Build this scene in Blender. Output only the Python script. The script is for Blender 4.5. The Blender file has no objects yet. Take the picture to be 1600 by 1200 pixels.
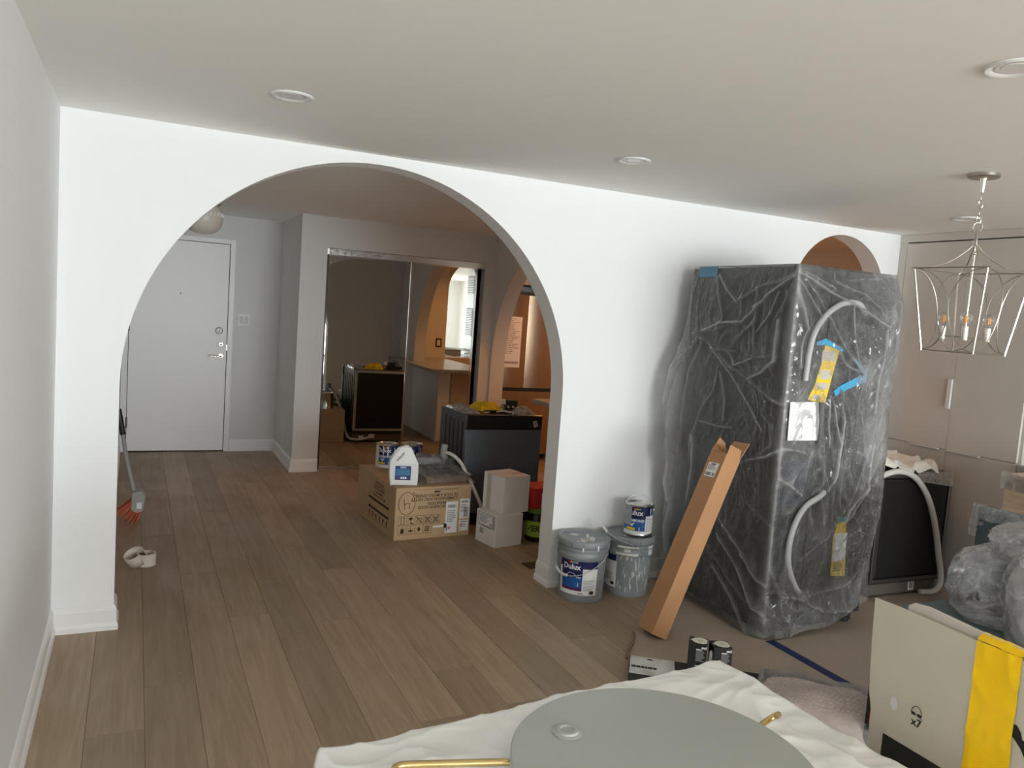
import bpy, bmesh, math, random
import numpy as np
from mathutils import Vector, Matrix, noise
PI = math.pi
R = math.radians
S = bpy.context.scene
COL = S.collection
rnd = random.Random(7)

# ---------------------------------------------------------------- camera
cam_d = bpy.data.cameras.new('camera')
cam = bpy.data.objects.new('camera', cam_d)
COL.objects.link(cam)
cam_d.sensor_width = 36.0
cam_d.lens = 36.0 * 1236.19 / 1600.0
cam_d.clip_start = 0.05
CAMX = Vector((0.9021636, -0.42543717, 0.07144267))
CAMY = Vector((-0.02538536, 0.11296717, 0.99327438))
CAMF = Vector((0.43064652, 0.89790959, -0.091115))
cam.matrix_world = Matrix((
    (CAMX.x, CAMY.x, -CAMF.x, 0.3285),
    (CAMX.y, CAMY.y, -CAMF.y, -4.1599),
    (CAMX.z, CAMY.z, -CAMF.z, 1.6747),
    (0, 0, 0, 1)))
S.camera = cam

# ---------------------------------------------------------------- colour management, sky
S.view_settings.view_transform = 'Standard'
S.view_settings.look = 'None'
S.view_settings.gamma = 1.0
S.view_settings.use_curve_mapping = False
S.view_settings.exposure = 0.0
W = bpy.data.worlds.new('overcast_sky')
S.world = W
W.use_nodes = True
bg = W.node_tree.nodes['Background']
bg.inputs['Color'].default_value = (0.93, 0.985, 1.0, 1)
bg.inputs['Strength'].default_value = 17.50
S.cycles.max_bounces = 12
S.cycles.diffuse_bounces = 8
S.cycles.glossy_bounces = 5
S.cycles.transparent_max_bounces = 24
S.cycles.transmission_bounces = 8
S.cycles.sample_clamp_indirect = 6.0


def area_lamp(name, loc, rot, sx, sy, power, color, portal=False):
    d = bpy.data.lights.new(name, 'AREA')
    d.shape = 'RECTANGLE'
    d.size, d.size_y = sx, sy
    d.energy = power
    d.color = color
    d.cycles.is_portal = portal
    o = bpy.data.objects.new(name, d)
    o.location = loc
    o.rotation_euler = rot
    COL.objects.link(o)
    return o


# daylight comes through the real window openings; the portals only guide sampling of the sky
area_lamp('window_portal', (4.00, -10.51, 1.24), (R(90), 0, 0), 6.00, 2.28, 1.0, (1, 1, 1), True)


def lamp(name, loc, power, color, radius=0.04, spot=None, rot=(0, 0, 0)):
    d = bpy.data.lights.new(name, 'SPOT' if spot else 'POINT')
    d.energy = power
    d.color = color
    d.shadow_soft_size = radius
    if spot:
        d.spot_size = R(spot)
        d.spot_blend = 0.6
    o = bpy.data.objects.new(name, d)
    o.location = loc
    o.rotation_euler = rot
    COL.objects.link(o)
    return o


# warm recessed lamps switched on in the kitchen
WARM = (1.0, 0.40, 0.10)
for lx, ly in ((4.45, 1.2), (4.35, 2.9), (5.3, 2.0)):
    lamp('kitchen_downlight', (lx, ly, 2.405), 24, WARM, 0.045, 155)

# ---------------------------------------------------------------- materials
MATS = {}


def mat(name, color, rough=0.6, metal=0.0, spec=0.5, var=0.0, vscale=6.0, bump=0.0, bscale=60.0, coat=0.0, alpha=1.0,
        stretch=None, transmission=0.0, ior=1.45):
    if name in MATS:
        return MATS[name]
    m = bpy.data.materials.new(name)
    m.use_nodes = True
    nt = m.node_tree
    b = nt.nodes['Principled BSDF']
    c = (color[0], color[1], color[2], 1)
    b.inputs['Base Color'].default_value = c
    b.inputs['Roughness'].default_value = rough
    b.inputs['Metallic'].default_value = metal
    b.inputs['Specular IOR Level'].default_value = spec
    b.inputs['Coat Weight'].default_value = coat
    b.inputs['Alpha'].default_value = alpha
    b.inputs['Transmission Weight'].default_value = transmission
    b.inputs['IOR'].default_value = ior
    tc = nt.nodes.new('ShaderNodeTexCoord')
    src = tc.outputs['Object']
    if stretch:
        mp = nt.nodes.new('ShaderNodeMapping')
        mp.inputs['Scale'].default_value = stretch
        nt.links.new(src, mp.inputs['Vector'])
        src = mp.outputs['Vector']
    if var > 0:
        n = nt.nodes.new('ShaderNodeTexNoise')
        n.inputs['Scale'].default_value = vscale
        n.inputs['Detail'].default_value = 5
        nt.links.new(src, n.inputs['Vector'])
        r = nt.nodes.new('ShaderNodeValToRGB')
        r.color_ramp.elements[0].position = 0.3
        r.color_ramp.elements[1].position = 0.7
        r.color_ramp.elements[0].color = tuple(max(0, v * (1 - var)) for v in color) + (1,)
        r.color_ramp.elements[1].color = tuple(min(1, v * (1 + var)) for v in color) + (1,)
        nt.links.new(n.outputs['Fac'], r.inputs['Fac'])
        nt.links.new(r.outputs['Color'], b.inputs['Base Color'])
    if bump > 0:
        n2 = nt.nodes.new('ShaderNodeTexNoise')
        n2.inputs['Scale'].default_value = bscale
        n2.inputs['Detail'].default_value = 4
        nt.links.new(src, n2.inputs['Vector'])
        bp = nt.nodes.new('ShaderNodeBump')
        bp.inputs['Strength'].default_value = bump
        bp.inputs['Distance'].default_value = 0.01
        nt.links.new(n2.outputs['Fac'], bp.inputs['Height'])
        nt.links.new(bp.outputs['Normal'], b.inputs['Normal'])
    MATS[name] = m
    return m


def emit(name, color, strength):
    if name in MATS:
        return MATS[name]
    m = bpy.data.materials.new(name)
    m.use_nodes = True
    b = m.node_tree.nodes['Principled BSDF']
    b.inputs['Base Color'].default_value = color + (1,)
    b.inputs['Emission Color'].default_value = color + (1,)
    b.inputs['Emission Strength'].default_value = strength
    MATS[name] = m
    return m


def film(name, base=0.10, gain=0.6, tint=(0.93, 0.94, 0.95), rough=0.16, bump=0.25, bscale=35.0, edge=0.5, fres=1.3):
    """thin clear plastic sheet: see-through, milkier by attribute haze (doubled sheet, painted corner highlight) and at grazing angles"""
    m = bpy.data.materials.new(name)
    m.use_nodes = True
    nt = m.node_tree
    for n in list(nt.nodes):
        nt.nodes.remove(n)
    N = nt.nodes.new
    out = N('ShaderNodeOutputMaterial')
    tr = N('ShaderNodeBsdfTransparent')
    tr.inputs['Color'].default_value = (0.95, 0.955, 0.96, 1)
    df = N('ShaderNodeBsdfDiffuse')
    df.inputs['Color'].default_value = tint + (1,)
    tl = N('ShaderNodeBsdfTranslucent')
    tl.inputs['Color'].default_value = tint + (1,)
    dd = N('ShaderNodeMixShader')
    dd.inputs[0].default_value = 0.35
    nt.links.new(df.outputs[0], dd.inputs[1])
    nt.links.new(tl.outputs[0], dd.inputs[2])
    gl = N('ShaderNodeBsdfGlossy')
    gl.inputs['Roughness'].default_value = rough
    at = N('ShaderNodeAttribute')
    at.attribute_name = 'haze'
    lw = N('ShaderNodeLayerWeight')
    lw.inputs['Blend'].default_value = 0.25
    ma = N('ShaderNodeMath'); ma.operation = 'MULTIPLY_ADD'
    ma.inputs[1].default_value = gain
    ma.inputs[2].default_value = base
    nt.links.new(at.outputs['Fac'], ma.inputs[0])
    mb = N('ShaderNodeMath'); mb.operation = 'MULTIPLY_ADD'
    mb.inputs[1].default_value = edge
    nt.links.new(lw.outputs['Facing'], mb.inputs[0])
    nt.links.new(ma.outputs[0], mb.inputs[2])
    mb.use_clamp = True
    tc = N('ShaderNodeTexCoord')
    ns = N('ShaderNodeTexNoise')
    ns.inputs['Scale'].default_value = bscale
    ns.inputs['Detail'].default_value = 6
    ns.inputs['Roughness'].default_value = 0.6
    nt.links.new(tc.outputs['Object'], ns.inputs['Vector'])
    bp = N('ShaderNodeBump')
    bp.inputs['Strength'].default_value = bump
    bp.inputs['Distance'].default_value = 0.02
    rg = N('ShaderNodeMapRange')
    rg.inputs['From Min'].default_value = 0.42
    rg.inputs['From Max'].default_value = 0.62
    nt.links.new(ns.outputs['Fac'], rg.inputs['Value'])
    nt.links.new(rg.outputs[0], bp.inputs['Height'])
    for s in (gl, df):
        nt.links.new(bp.outputs['Normal'], s.inputs['Normal'])
    m1 = N('ShaderNodeMixShader')
    nt.links.new(mb.outputs[0], m1.inputs[0])
    nt.links.new(tr.outputs[0], m1.inputs[1])
    nt.links.new(dd.outputs[0], m1.inputs[2])
    fr = N('ShaderNodeFresnel')
    fr.inputs['IOR'].default_value = 1.5
    nt.links.new(bp.outputs['Normal'], fr.inputs['Normal'])
    fm = N('ShaderNodeMath'); fm.operation = 'MULTIPLY'
    fm.inputs[1].default_value = fres
    fm.use_clamp = True
    nt.links.new(fr.outputs[0], fm.inputs[0])
    m2 = N('ShaderNodeMixShader')
    nt.links.new(fm.outputs[0], m2.inputs[0])
    nt.links.new(m1.outputs[0], m2.inputs[1])
    nt.links.new(gl.outputs[0], m2.inputs[2])
    nt.links.new(m2.outputs[0], out.inputs['Surface'])
    MATS[name] = m
    return m


def plank_material():
    m = bpy.data.materials.new('oak_plank')
    m.use_nodes = True
    nt = m.node_tree
    N = nt.nodes.new
    L = nt.links.new
    b = nt.nodes['Principled BSDF']
    b.inputs['Roughness'].default_value = 0.42
    b.inputs['Specular IOR Level'].default_value = 0.4
    tc = N('ShaderNodeTexCoord')
    oi = N('ShaderNodeObjectInfo')
    mp = N('ShaderNodeMapping')
    mp.inputs['Scale'].default_value = (14, 0.9, 1)
    ad = N('ShaderNodeVectorMath'); ad.operation = 'MULTIPLY_ADD'
    cx = N('ShaderNodeCombineXYZ')
    L(oi.outputs['Random'], cx.inputs[0]); L(oi.outputs['Random'], cx.inputs[1])
    ad.inputs[1].default_value = (31, 57, 0)
    L(cx.outputs[0], ad.inputs[0])
    L(tc.outputs['Object'], ad.inputs[2])
    L(ad.outputs[0], mp.inputs['Vector'])
    n1 = N('ShaderNodeTexNoise')
    n1.inputs['Scale'].default_value = 1.6
    n1.inputs['Detail'].default_value = 7
    n1.inputs['Distortion'].default_value = 1.3
    L(mp.outputs[0], n1.inputs['Vector'])
    mp2 = N('ShaderNodeMapping')
    mp2.inputs['Scale'].default_value = (170, 5, 1)
    L(ad.outputs[0], mp2.inputs['Vector'])
    n2 = N('ShaderNodeTexNoise')
    n2.inputs['Scale'].default_value = 1.0
    n2.inputs['Detail'].default_value = 3
    L(mp2.outputs[0], n2.inputs['Vector'])
    r = N('ShaderNodeValToRGB')
    e = r.color_ramp.elements
    e[0].position = 0.28; e[0].color = (0.320, 0.236, 0.158, 1)
    e[1].position = 0.75; e[1].color = (0.425, 0.322, 0.222, 1)
    L(n1.outputs['Fac'], r.inputs['Fac'])
    mx = N('ShaderNodeMix'); mx.data_type = 'RGBA'; mx.blend_type = 'MULTIPLY'
    mx.inputs['Factor'].default_value = 0.35
    L(r.outputs['Color'], mx.inputs[6])
    r2 = N('ShaderNodeValToRGB')
    r2.color_ramp.elements[0].position = 0.35; r2.color_ramp.elements[0].color = (0.78, 0.765, 0.75, 1)
    r2.color_ramp.elements[1].position = 0.6; r2.color_ramp.elements[1].color = (1, 1, 1, 1)
    L(n2.outputs['Fac'], r2.inputs['Fac'])
    L(r2.outputs['Color'], mx.inputs[7])
    hs = N('ShaderNodeHueSaturation')
    mr = N('ShaderNodeMapRange')
    mr.inputs['To Min'].default_value = 0.84
    mr.inputs['To Max'].default_value = 1.14
    L(oi.outputs['Random'], mr.inputs['Value'])
    L(mr.outputs[0], hs.inputs['Value'])
    L(mx.outputs[2], hs.inputs['Color'])
    L(hs.outputs['Color'], b.inputs['Base Color'])
    # dust scuffs change the gloss
    n3 = N('ShaderNodeTexNoise')
    n3.inputs['Scale'].default_value = 2.2
    n3.inputs['Detail'].default_value = 6
    geo = N('ShaderNodeNewGeometry')
    L(geo.outputs['Position'], n3.inputs['Vector'])
    mr2 = N('ShaderNodeMapRange')
    mr2.inputs['From Min'].default_value = 0.3
    mr2.inputs['From Max'].default_value = 0.7
    mr2.inputs['To Min'].default_value = 0.36
    mr2.inputs['To Max'].default_value = 0.6
    L(n3.outputs['Fac'], mr2.inputs['Value'])
    L(mr2.outputs[0], b.inputs['Roughness'])
    bp = N('ShaderNodeBump')
    bp.inputs['Strength'].default_value = 0.12
    bp.inputs['Distance'].default_value = 0.002
    L(n2.outputs['Fac'], bp.inputs['Height'])
    L(bp.outputs[0], b.inputs['Normal'])
    return m


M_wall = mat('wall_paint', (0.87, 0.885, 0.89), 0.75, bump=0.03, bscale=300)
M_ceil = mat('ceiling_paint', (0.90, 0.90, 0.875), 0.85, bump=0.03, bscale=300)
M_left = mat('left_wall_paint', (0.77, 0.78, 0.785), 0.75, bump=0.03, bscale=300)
M_hall = mat('hall_grey_paint', (0.71, 0.715, 0.71), 0.75, bump=0.03, bscale=300)
M_trim = mat('trim_paint', (0.84, 0.845, 0.85), 0.38)
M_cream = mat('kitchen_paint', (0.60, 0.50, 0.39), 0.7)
M_plank = plank_material()
M_joint = mat('plank_joint', (0.05, 0.036, 0.026), 0.8)
M_cab = mat('cabinet_lacquer', (0.62, 0.585, 0.54), 0.42, var=0.02)
M_alu = mat('brushed_aluminium', (0.75, 0.75, 0.74), 0.3, 1.0)
M_nickel = mat('polished_nickel', (0.80, 0.76, 0.70), 0.16, 1.0)
M_satin = mat('satin_nickel', (0.48, 0.46, 0.42), 0.28, 1.0)
M_chrome = mat('chrome', (0.82, 0.82, 0.82), 0.08, 1.0)
M_mirror = mat('mirror_silver', (0.68, 0.70, 0.67), 0.012, 1.0)
M_black = mat('black_plastic', (0.012, 0.012, 0.013), 0.4)
M_blackgloss = mat('black_gloss', (0.008, 0.008, 0.009), 0.18)
M_charcoal = mat('charcoal_steel', (0.030, 0.031, 0.033), 0.38, 0.2, var=0.1)
M_bitumen = mat('bitumen_panel', (0.008, 0.008, 0.008), 0.55, bump=0.2, bscale=40)
M_slate = mat('slate_steel', (0.15, 0.18, 0.21), 0.38, 0.55)
M_card = mat('cardboard', (0.50, 0.345, 0.205), 0.85, var=0.06, vscale=5, bump=0.04, bscale=90)
M_carddark = mat('cardboard_inside', (0.36, 0.235, 0.135), 0.85, var=0.07, vscale=7)
M_kraft = mat('kraft_cardboard', (0.46, 0.245, 0.12), 0.82, var=0.05, vscale=6)
M_whitecard = mat('white_cardboard', (0.78, 0.765, 0.735), 0.75, var=0.05, vscale=5)
M_greige = mat('greige_cardboard', (0.55, 0.515, 0.42), 0.8, var=0.04, vscale=4)
M_ink = mat('black_ink', (0.015, 0.013, 0.012), 0.7)
M_brownink = mat('brown_ink', (0.045, 0.025, 0.015), 0.8)
M_paper = mat('white_paper', (0.82, 0.82, 0.82), 0.6)
M_greyink = mat('grey_ink', (0.35, 0.35, 0.36), 0.7)
M_pink = mat('pink_ink', (0.85, 0.20, 0.30), 0.7)
M_navy = mat('navy_print', (0.012, 0.016, 0.085), 0.35)
M_blue = mat('blue_print', (0.015, 0.10, 0.33), 0.35)
M_purple = mat('purple_print', (0.12, 0.015, 0.09), 0.35)
M_red = mat('red_print', (0.55, 0.03, 0.03), 0.4)
M_orange = mat('orange_print', (0.85, 0.25, 0.02), 0.4)
M_yellow = mat('yellow_print', (0.85, 0.60, 0.02), 0.4)
M_green = mat('green_print', (0.10, 0.45, 0.08), 0.4)
M_lightblue = mat('light_blue_print', (0.10, 0.45, 0.75), 0.4)
M_pail = mat('grey_pail_plastic', (0.25, 0.275, 0.29), 0.38, var=0.18, vscale=9)
M_paintdrip = mat('dried_paint', (0.72, 0.72, 0.70), 0.5)
M_tin = mat('tin_plate', (0.74, 0.73, 0.71), 0.28, 1.0, var=0.08)
M_hose = mat('white_hose', (0.66, 0.66, 0.64), 0.4)
M_bluetape = mat('painters_tape', (0.01, 0.022, 0.10), 0.6)
M_cyantape = mat('light_blue_tape', (0.05, 0.36, 0.62), 0.6)
M_ytape = mat('yellow_packing_tape', (1.0, 0.62, 0.0), 0.35, bump=0.15, bscale=14)
M_gold = mat('brushed_brass', (0.78, 0.60, 0.28), 0.26, 1.0)
M_disc = mat('grey_lacquer', (0.40, 0.425, 0.40), 0.35, var=0.03, vscale=3)
M_clearpl = mat('frosted_plastic', (0.80, 0.80, 0.80), 0.3, alpha=0.55)
M_jug = mat('milky_plastic', (0.80, 0.80, 0.79), 0.35, transmission=0.0)
M_teal = mat('teal_velvet', (0.055, 0.085, 0.10), 0.7, var=0.2, vscale=9)
M_tealtop = mat('teal_seat_fabric', (0.13, 0.17, 0.19), 0.6, var=0.15, vscale=6)
M_stain = mat('stainless_fridge', (0.40, 0.29, 0.20), 0.24, 1.0, stretch=(1, 1, 0.02), var=0.05, vscale=90)
M_stone = mat('quartz_counter', (0.42, 0.41, 0.39), 0.3, var=0.18, vscale=14)
M_floorpaper = mat('floor_protection_paper', (0.36, 0.295, 0.24), 0.8, var=0.08, vscale=3)
M_film = film('plastic_wrap', 0.02, 0.50, edge=0.26, rough=0.09, bump=0.45, bscale=26.0)
M_bag = film('clear_bag_plastic', 0.06, 0.55, rough=0.07, bump=0.5, bscale=9, edge=0.45, fres=1.6)
M_sheet = mat('white_poly_sheet', (0.93, 0.935, 0.935), 0.30, bump=0.18, bscale=12)
M_bubble = film('bubble_wrap', 0.06, 0.4, tint=(0.95, 0.93, 0.93), rough=0.10, bump=0.1, bscale=30, edge=0.2, fres=0.8)
M_bristle = mat('orange_bristles', (0.62, 0.15, 0.07), 0.55)
M_greyplas = mat('grey_broom_plastic', (0.30, 0.31, 0.31), 0.45)
M_masking = mat('cream_tape', (0.70, 0.64, 0.57), 0.6)
M_dark = mat('recess_shade', (0.012, 0.012, 0.014), 0.9)  # near-black painted where closet and door gap lie in shade
M_vent = mat('dark_register', (0.05, 0.045, 0.04), 0.5, 0.4)
M_glass = mat('clear_glass', (1, 1, 1), 0.02, transmission=1.0, ior=1.45)
M_filament = mat('amber_filament', (0.9, 0.42, 0.08), 0.4)
M_woodbox = mat('pale_oak_veneer', (0.50, 0.37, 0.26), 0.5, var=0.22, vscale=5, stretch=(1, 1, 9))
M_kwood = mat('kitchen_cabinet_wood', (0.42, 0.30, 0.22), 0.5)
M_gasket = mat('window_frame_metal', (0.10, 0.10, 0.11), 0.5)
M_pull = mat('satin_white_metal', (0.72, 0.72, 0.72), 0.35)
M_white = mat('white_enamel', (0.80, 0.80, 0.80), 0.4)
# ---------------------------------------------------------------- builders


class MB:
    """collects geometry of ONE part; each add_* takes a material index"""

    def __init__(self):
        self.v = []
        self.f = []
        self.mi = []
        self.mats = []

    def m(self, material):
        if material not in self.mats:
            self.mats.append(material)
        return self.mats.index(material)

    def add(self, verts, faces, material):
        k = len(self.v)
        self.v.extend([tuple(p) for p in verts])
        i = self.m(material)
        for f in faces:
            self.f.append(tuple(a + k for a in f))
            self.mi.append(i)
        return self

    def box(self, lo, hi, material, bev=0.0):
        x0, y0, z0 = lo
        x1, y1, z1 = hi
        if bev <= 0:
            v = [(x0, y0, z0), (x1, y0, z0), (x1, y1, z0), (x0, y1, z0), (x0, y0, z1), (x1, y0, z1), (x1, y1, z1), (x0, y1, z1)]
            f = [(0, 3, 2, 1), (4, 5, 6, 7), (0, 1, 5, 4), (1, 2, 6, 5), (2, 3, 7, 6), (3, 0, 4, 7)]
            return self.add(v, f, material)
        b = bmesh.new()
        bmesh.ops.create_cube(b, size=1)
        for q in b.verts:
            q.co = Vector(((x0 + x1) / 2 + q.co.x * (x1 - x0), (y0 + y1) / 2 + q.co.y * (y1 - y0), (z0 + z1) / 2 + q.co.z * (z1 - z0)))
        bmesh.ops.bevel(b, geom=list(b.edges), offset=bev, segments=2, affect='EDGES', profile=0.6)
        b.verts.index_update()
        self.add([q.co[:] for q in b.verts], [tuple(q.index for q in f.verts) for f in b.faces], material)
        b.free()
        return self

    def quad(self, a, b, c, d, material):
        return self.add([a, b, c, d], [(0, 1, 2, 3)], material)

    def lathe(self, prof, material, n=40, origin=(0, 0, 0), axis='Z', a0=0.0, a1=2 * PI, cap0=False, cap1=False):
        full = abs(a1 - a0 - 2 * PI) < 1e-6
        cols = n if full else n + 1
        v, f = [], []
        for r, z in prof:
            for i in range(cols):
                a = a0 + (a1 - a0) * i / n
                p = (r * math.cos(a), r * math.sin(a), z)
                if axis == 'X':
                    p = (p[2], p[0], p[1])
                elif axis == 'Y':
                    p = (p[0], p[2], p[1])
                v.append((p[0] + origin[0], p[1] + origin[1], p[2] + origin[2]))
        for j in range(len(prof) - 1):
            for i in range(n):
                k = (i + 1) % cols
                f.append((j * cols + i, j * cols + k, (j + 1) * cols + k, (j + 1) * cols + i))
        if cap0:
            f.append(tuple(reversed(range(cols))))
        if cap1:
            f.append(tuple((len(prof) - 1) * cols + i for i in range(cols)))
        return self.add(v, f, material)

    def cyl(self, r, z0, z1, material, n=28, origin=(0, 0, 0), axis='Z'):
        return self.lathe([(r, z0), (r, z1)], material, n, origin, axis, cap0=True, cap1=True)

    def tube(self, pts, r, material, n=8, closed=False, caps=True):
        pts = [Vector(p) for p in pts]
        N = len(pts)
        v, f = [], []
        prev = None
        for i, p in enumerate(pts):
            if closed:
                t = pts[(i + 1) % N] - pts[i - 1]
            else:
                t = pts[min(i + 1, N - 1)] - pts[max(i - 1, 0)]
            t.normalize()
            if prev is None:
                a = Vector((0, 0, 1)) if abs(t.z) < 0.9 else Vector((1, 0, 0))
                u = t.cross(a).normalized()
            else:
                u = (prev - t * prev.dot(t)).normalized()
            prev = u
            w = t.cross(u)
            rr = r[i] if isinstance(r, (list, tuple)) else r
            for k in range(n):
                a = 2 * PI * k / n
                v.append(tuple(p + u * (rr * math.cos(a)) + w * (rr * math.sin(a))))
        M = N if closed else N - 1
        for i in range(M):
            j = (i + 1) % N
            for k in range(n):
                l = (k + 1) % n
                f.append((i * n + k, i * n + l, j * n + l, j * n + k))
        if caps and not closed:
            f.append(tuple(reversed(range(n))))
            f.append(tuple((N - 1) * n + k for k in range(n)))
        return self.add(v, f, material)

    def ball(self, c, r, material, n=14, m=9, sz=1.0):
        prof = [(r * math.sin(PI * i / m), -r * sz * math.cos(PI * i / m)) for i in range(m + 1)]
        prof[0] = (1e-4, prof[0][1]); prof[-1] = (1e-4, prof[-1][1])
        return self.lathe(prof, material, n, c)

    def prism(self, poly, n, d, material, org=(0, 0, 0), U=(1, 0, 0), V=(0, 0, 1)):
        """polygon in the U,V plane at org, thickness d along n"""
        o, U, V, n = Vector(org), Vector(U), Vector(V), Vector(n)
        k = len(poly)
        a = [o + U * p[0] + V * p[1] for p in poly]
        b = [p + n * d for p in a]
        f = [tuple(range(k)), tuple(reversed(range(k, 2 * k)))]
        f += [(i, i + k, (i + 1) % k + k, (i + 1) % k) for i in range(k)]
        return self.add(a + b, f, material)

    def build(self, name, parent=None, loc=None, rot=None, smooth=False, fix=True, angle=None):
        me = bpy.data.meshes.new(name)
        me.from_pydata(self.v, [], self.f)
        for m_ in self.mats:
            me.materials.append(m_)
        me.polygons.foreach_set('material_index', self.mi)
        if fix:
            b = bmesh.new()
            b.from_mesh(me)
            bmesh.ops.recalc_face_normals(b, faces=list(b.faces))
            b.to_mesh(me)
            b.free()
        if smooth:
            me.polygons.foreach_set('use_smooth', [True] * len(me.polygons))
            if angle is not False:
                me.set_sharp_from_angle(angle=R(angle or 38))
        me.update()
        o = bpy.data.objects.new(name, me)
        COL.objects.link(o)
        if parent is not None:
            o.parent = parent
        if loc is not None:
            o.location = loc
        if rot is not None:
            o.rotation_euler = rot
        return o


def thing(name, label, cat, loc=(0, 0, 0), rot=(0, 0, 0), group=None):
    o = bpy.data.objects.new(name, None)
    COL.objects.link(o)
    o.empty_display_size = 0.05
    o.location = loc
    o.rotation_euler = rot if isinstance(rot, (tuple, list)) else (0, 0, rot)
    o['label'] = label
    o['category'] = cat
    if group:
        o['group'] = group
    return o


def tag(o, label, cat, group=None):
    o['label'] = label
    o['category'] = cat
    if group:
        o['group'] = group
    return o


def struct(o, label=None, cat=None):
    o['kind'] = 'structure'
    if label:
        o['label'] = label
    if cat:
        o['category'] = cat
    return o


def arc(c, r, a0, a1, n, U=(1, 0, 0), V=(0, 0, 1)):
    c, U, V = Vector(c), Vector(U), Vector(V)
    return [c + U * (r * math.cos(a0 + (a1 - a0) * i / n)) + V * (r * math.sin(a0 + (a1 - a0) * i / n)) for i in range(n + 1)]


def spline(pts, n=8, closed=False):
    """Catmull-Rom through pts"""
    P = [Vector(p) for p in pts]
    out = []
    N = len(P)
    rng = range(N if closed else N - 1)
    for i in rng:
        if closed:
            p0, p1, p2, p3 = P[i - 1], P[i], P[(i + 1) % N], P[(i + 2) % N]
        else:
            p0, p1, p2, p3 = P[max(i - 1, 0)], P[i], P[i + 1], P[min(i + 2, N - 1)]
        for k in range(n):
            t = k / n
            out.append(0.5 * ((2 * p1) + (p2 - p0) * t + (2 * p0 - 5 * p1 + 4 * p2 - p3) * t * t + (3 * p1 - p0 - 3 * p2 + p3) * t ** 3))
    if not closed:
        out.append(P[-1])
    return out


TXT = {}


def glyphs(s, bold=0.0, align='CENTER'):
    key = (s, bold, align)
    if key not in TXT:
        cu = bpy.data.curves.new('t', 'FONT')
        cu.body = s
        cu.size = 1.0
        cu.align_x = align
        cu.align_y = 'CENTER'
        cu.resolution_u = 2
        cu.offset = bold
        ob = bpy.data.objects.new('t', cu)
        COL.objects.link(ob)
        dg = bpy.context.evaluated_depsgraph_get()
        dg.update()
        me = bpy.data.meshes.new_from_object(ob.evaluated_get(dg))
        TXT[key] = ([v.co[:] for v in me.vertices], [tuple(p.vertices) for p in me.polygons])
        bpy.data.objects.remove(ob)
        bpy.data.curves.remove(cu)
        bpy.data.meshes.remove(me)
    return TXT[key]


def text_flat(mb, s, size, org, U, V, material, bold=0.012, align='CENTER', sx=1.0):
    vs, fs = glyphs(s, bold, align)
    o, U, V = Vector(org), Vector(U), Vector(V)
    mb.add([o + U * (x * size * sx) + V * (y * size) for x, y, z in vs], fs, material)


def text_cyl(mb, s, size, rad, ang, z, material, bold=0.012, align='CENTER', sx=1.0, slope=0.0):
    vs, fs = glyphs(s, bold, align)
    out = []
    for x, y, _ in vs:
        a = ang + x * size * sx / rad
        zz = z + y * size
        r_ = rad + slope * zz
        out.append((r_ * math.cos(a), r_ * math.sin(a), zz))
    mb.add(out, fs, material)


def lines(mb, org, U, V, w, h, rows, material, seed=1, fill=0.55, ragged=0.35):
    """small illegible print as rows of dashes on a flat label"""
    q = random.Random(seed)
    o, U, V = Vector(org), Vector(U), Vector(V)
    dh = h / rows
    for i in range(rows):
        y1 = -i * dh
        y0 = y1 - dh * fill
        x = 0
        end = w * (1 - q.random() * ragged)
        while x < end:
            l = min(end - x, w * (0.06 + 0.16 * q.random()))
            mb.quad(o + U * x + V * y0, o + U * (x + l) + V * y0, o + U * (x + l) + V * y1, o + U * x + V * y1, material)
            x += l + w * 0.02


def barcode(mb, org, U, V, w, h, material, seed=3):
    q = random.Random(seed)
    o, U, V = Vector(org), Vector(U), Vector(V)
    x = 0
    while x < w:
        l = w * (0.012 + 0.03 * q.random())
        mb.quad(o + U * x, o + U * min(x + l, w) , o + U * min(x + l, w) + V * h, o + U * x + V * h, material)
        x += l + w * (0.015 + 0.03 * q.random())


def grid(fn, nu, nv):
    v = [fn(i / nu, j / nv) for j in range(nv + 1) for i in range(nu + 1)]
    f = [(j * (nu + 1) + i, j * (nu + 1) + i + 1, (j + 1) * (nu + 1) + i + 1, (j + 1) * (nu + 1) + i) for j in range(nv) for i in range(nu)]
    return v, f


def ridge(p, scale, sharp=4.0):
    n = noise.noise(Vector(p) * scale)
    return max(0.0, 1 - abs(n) * 2.2) ** sharp


def set_attr(o, name, vals):
    a = o.data.attributes.new(name, 'FLOAT', 'POINT')
    a.data.foreach_set('value', np.asarray(vals, dtype=np.float32))


def sector(mb, r0, r1, z0, z1, a0, a1, material, n=16, m=1):
    """patch on a (tapered) cylinder"""
    v = []
    for j in range(m + 1):
        t = j / m
        for i in range(n + 1):
            a = a0 + (a1 - a0) * i / n
            r = r0 + (r1 - r0) * t
            v.append((r * math.cos(a), r * math.sin(a), z0 + (z1 - z0) * t))
    f = [(j * (n + 1) + i, j * (n + 1) + i + 1, (j + 1) * (n + 1) + i + 1, (j + 1) * (n + 1) + i) for j in range(m) for i in range(n)]
    mb.add(v, f, material)


def copy_tree(o, parent=None):
    c = o.copy()
    COL.objects.link(c)
    if parent is not None:
        c.parent = parent
        c.matrix_parent_inverse = o.matrix_parent_inverse
    for ch in list(o.children):
        copy_tree(ch, c)
    return c
# ================================================================ the setting
H = 2.44
T = 0.155          # partition thickness
YF = 4.53          # far wall (entrance door)
YC = 3.44          # closet front
XS = 1.70          # side wall of the entrance niche
XK = 3.70          # kitchen partition
XR = 6.03          # right wall
XR2 = 8.60         # right wall of the unseen window end, widened for light from the right
YB = -10.5        # window wall
HX = 0.20          # hall left wall


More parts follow.
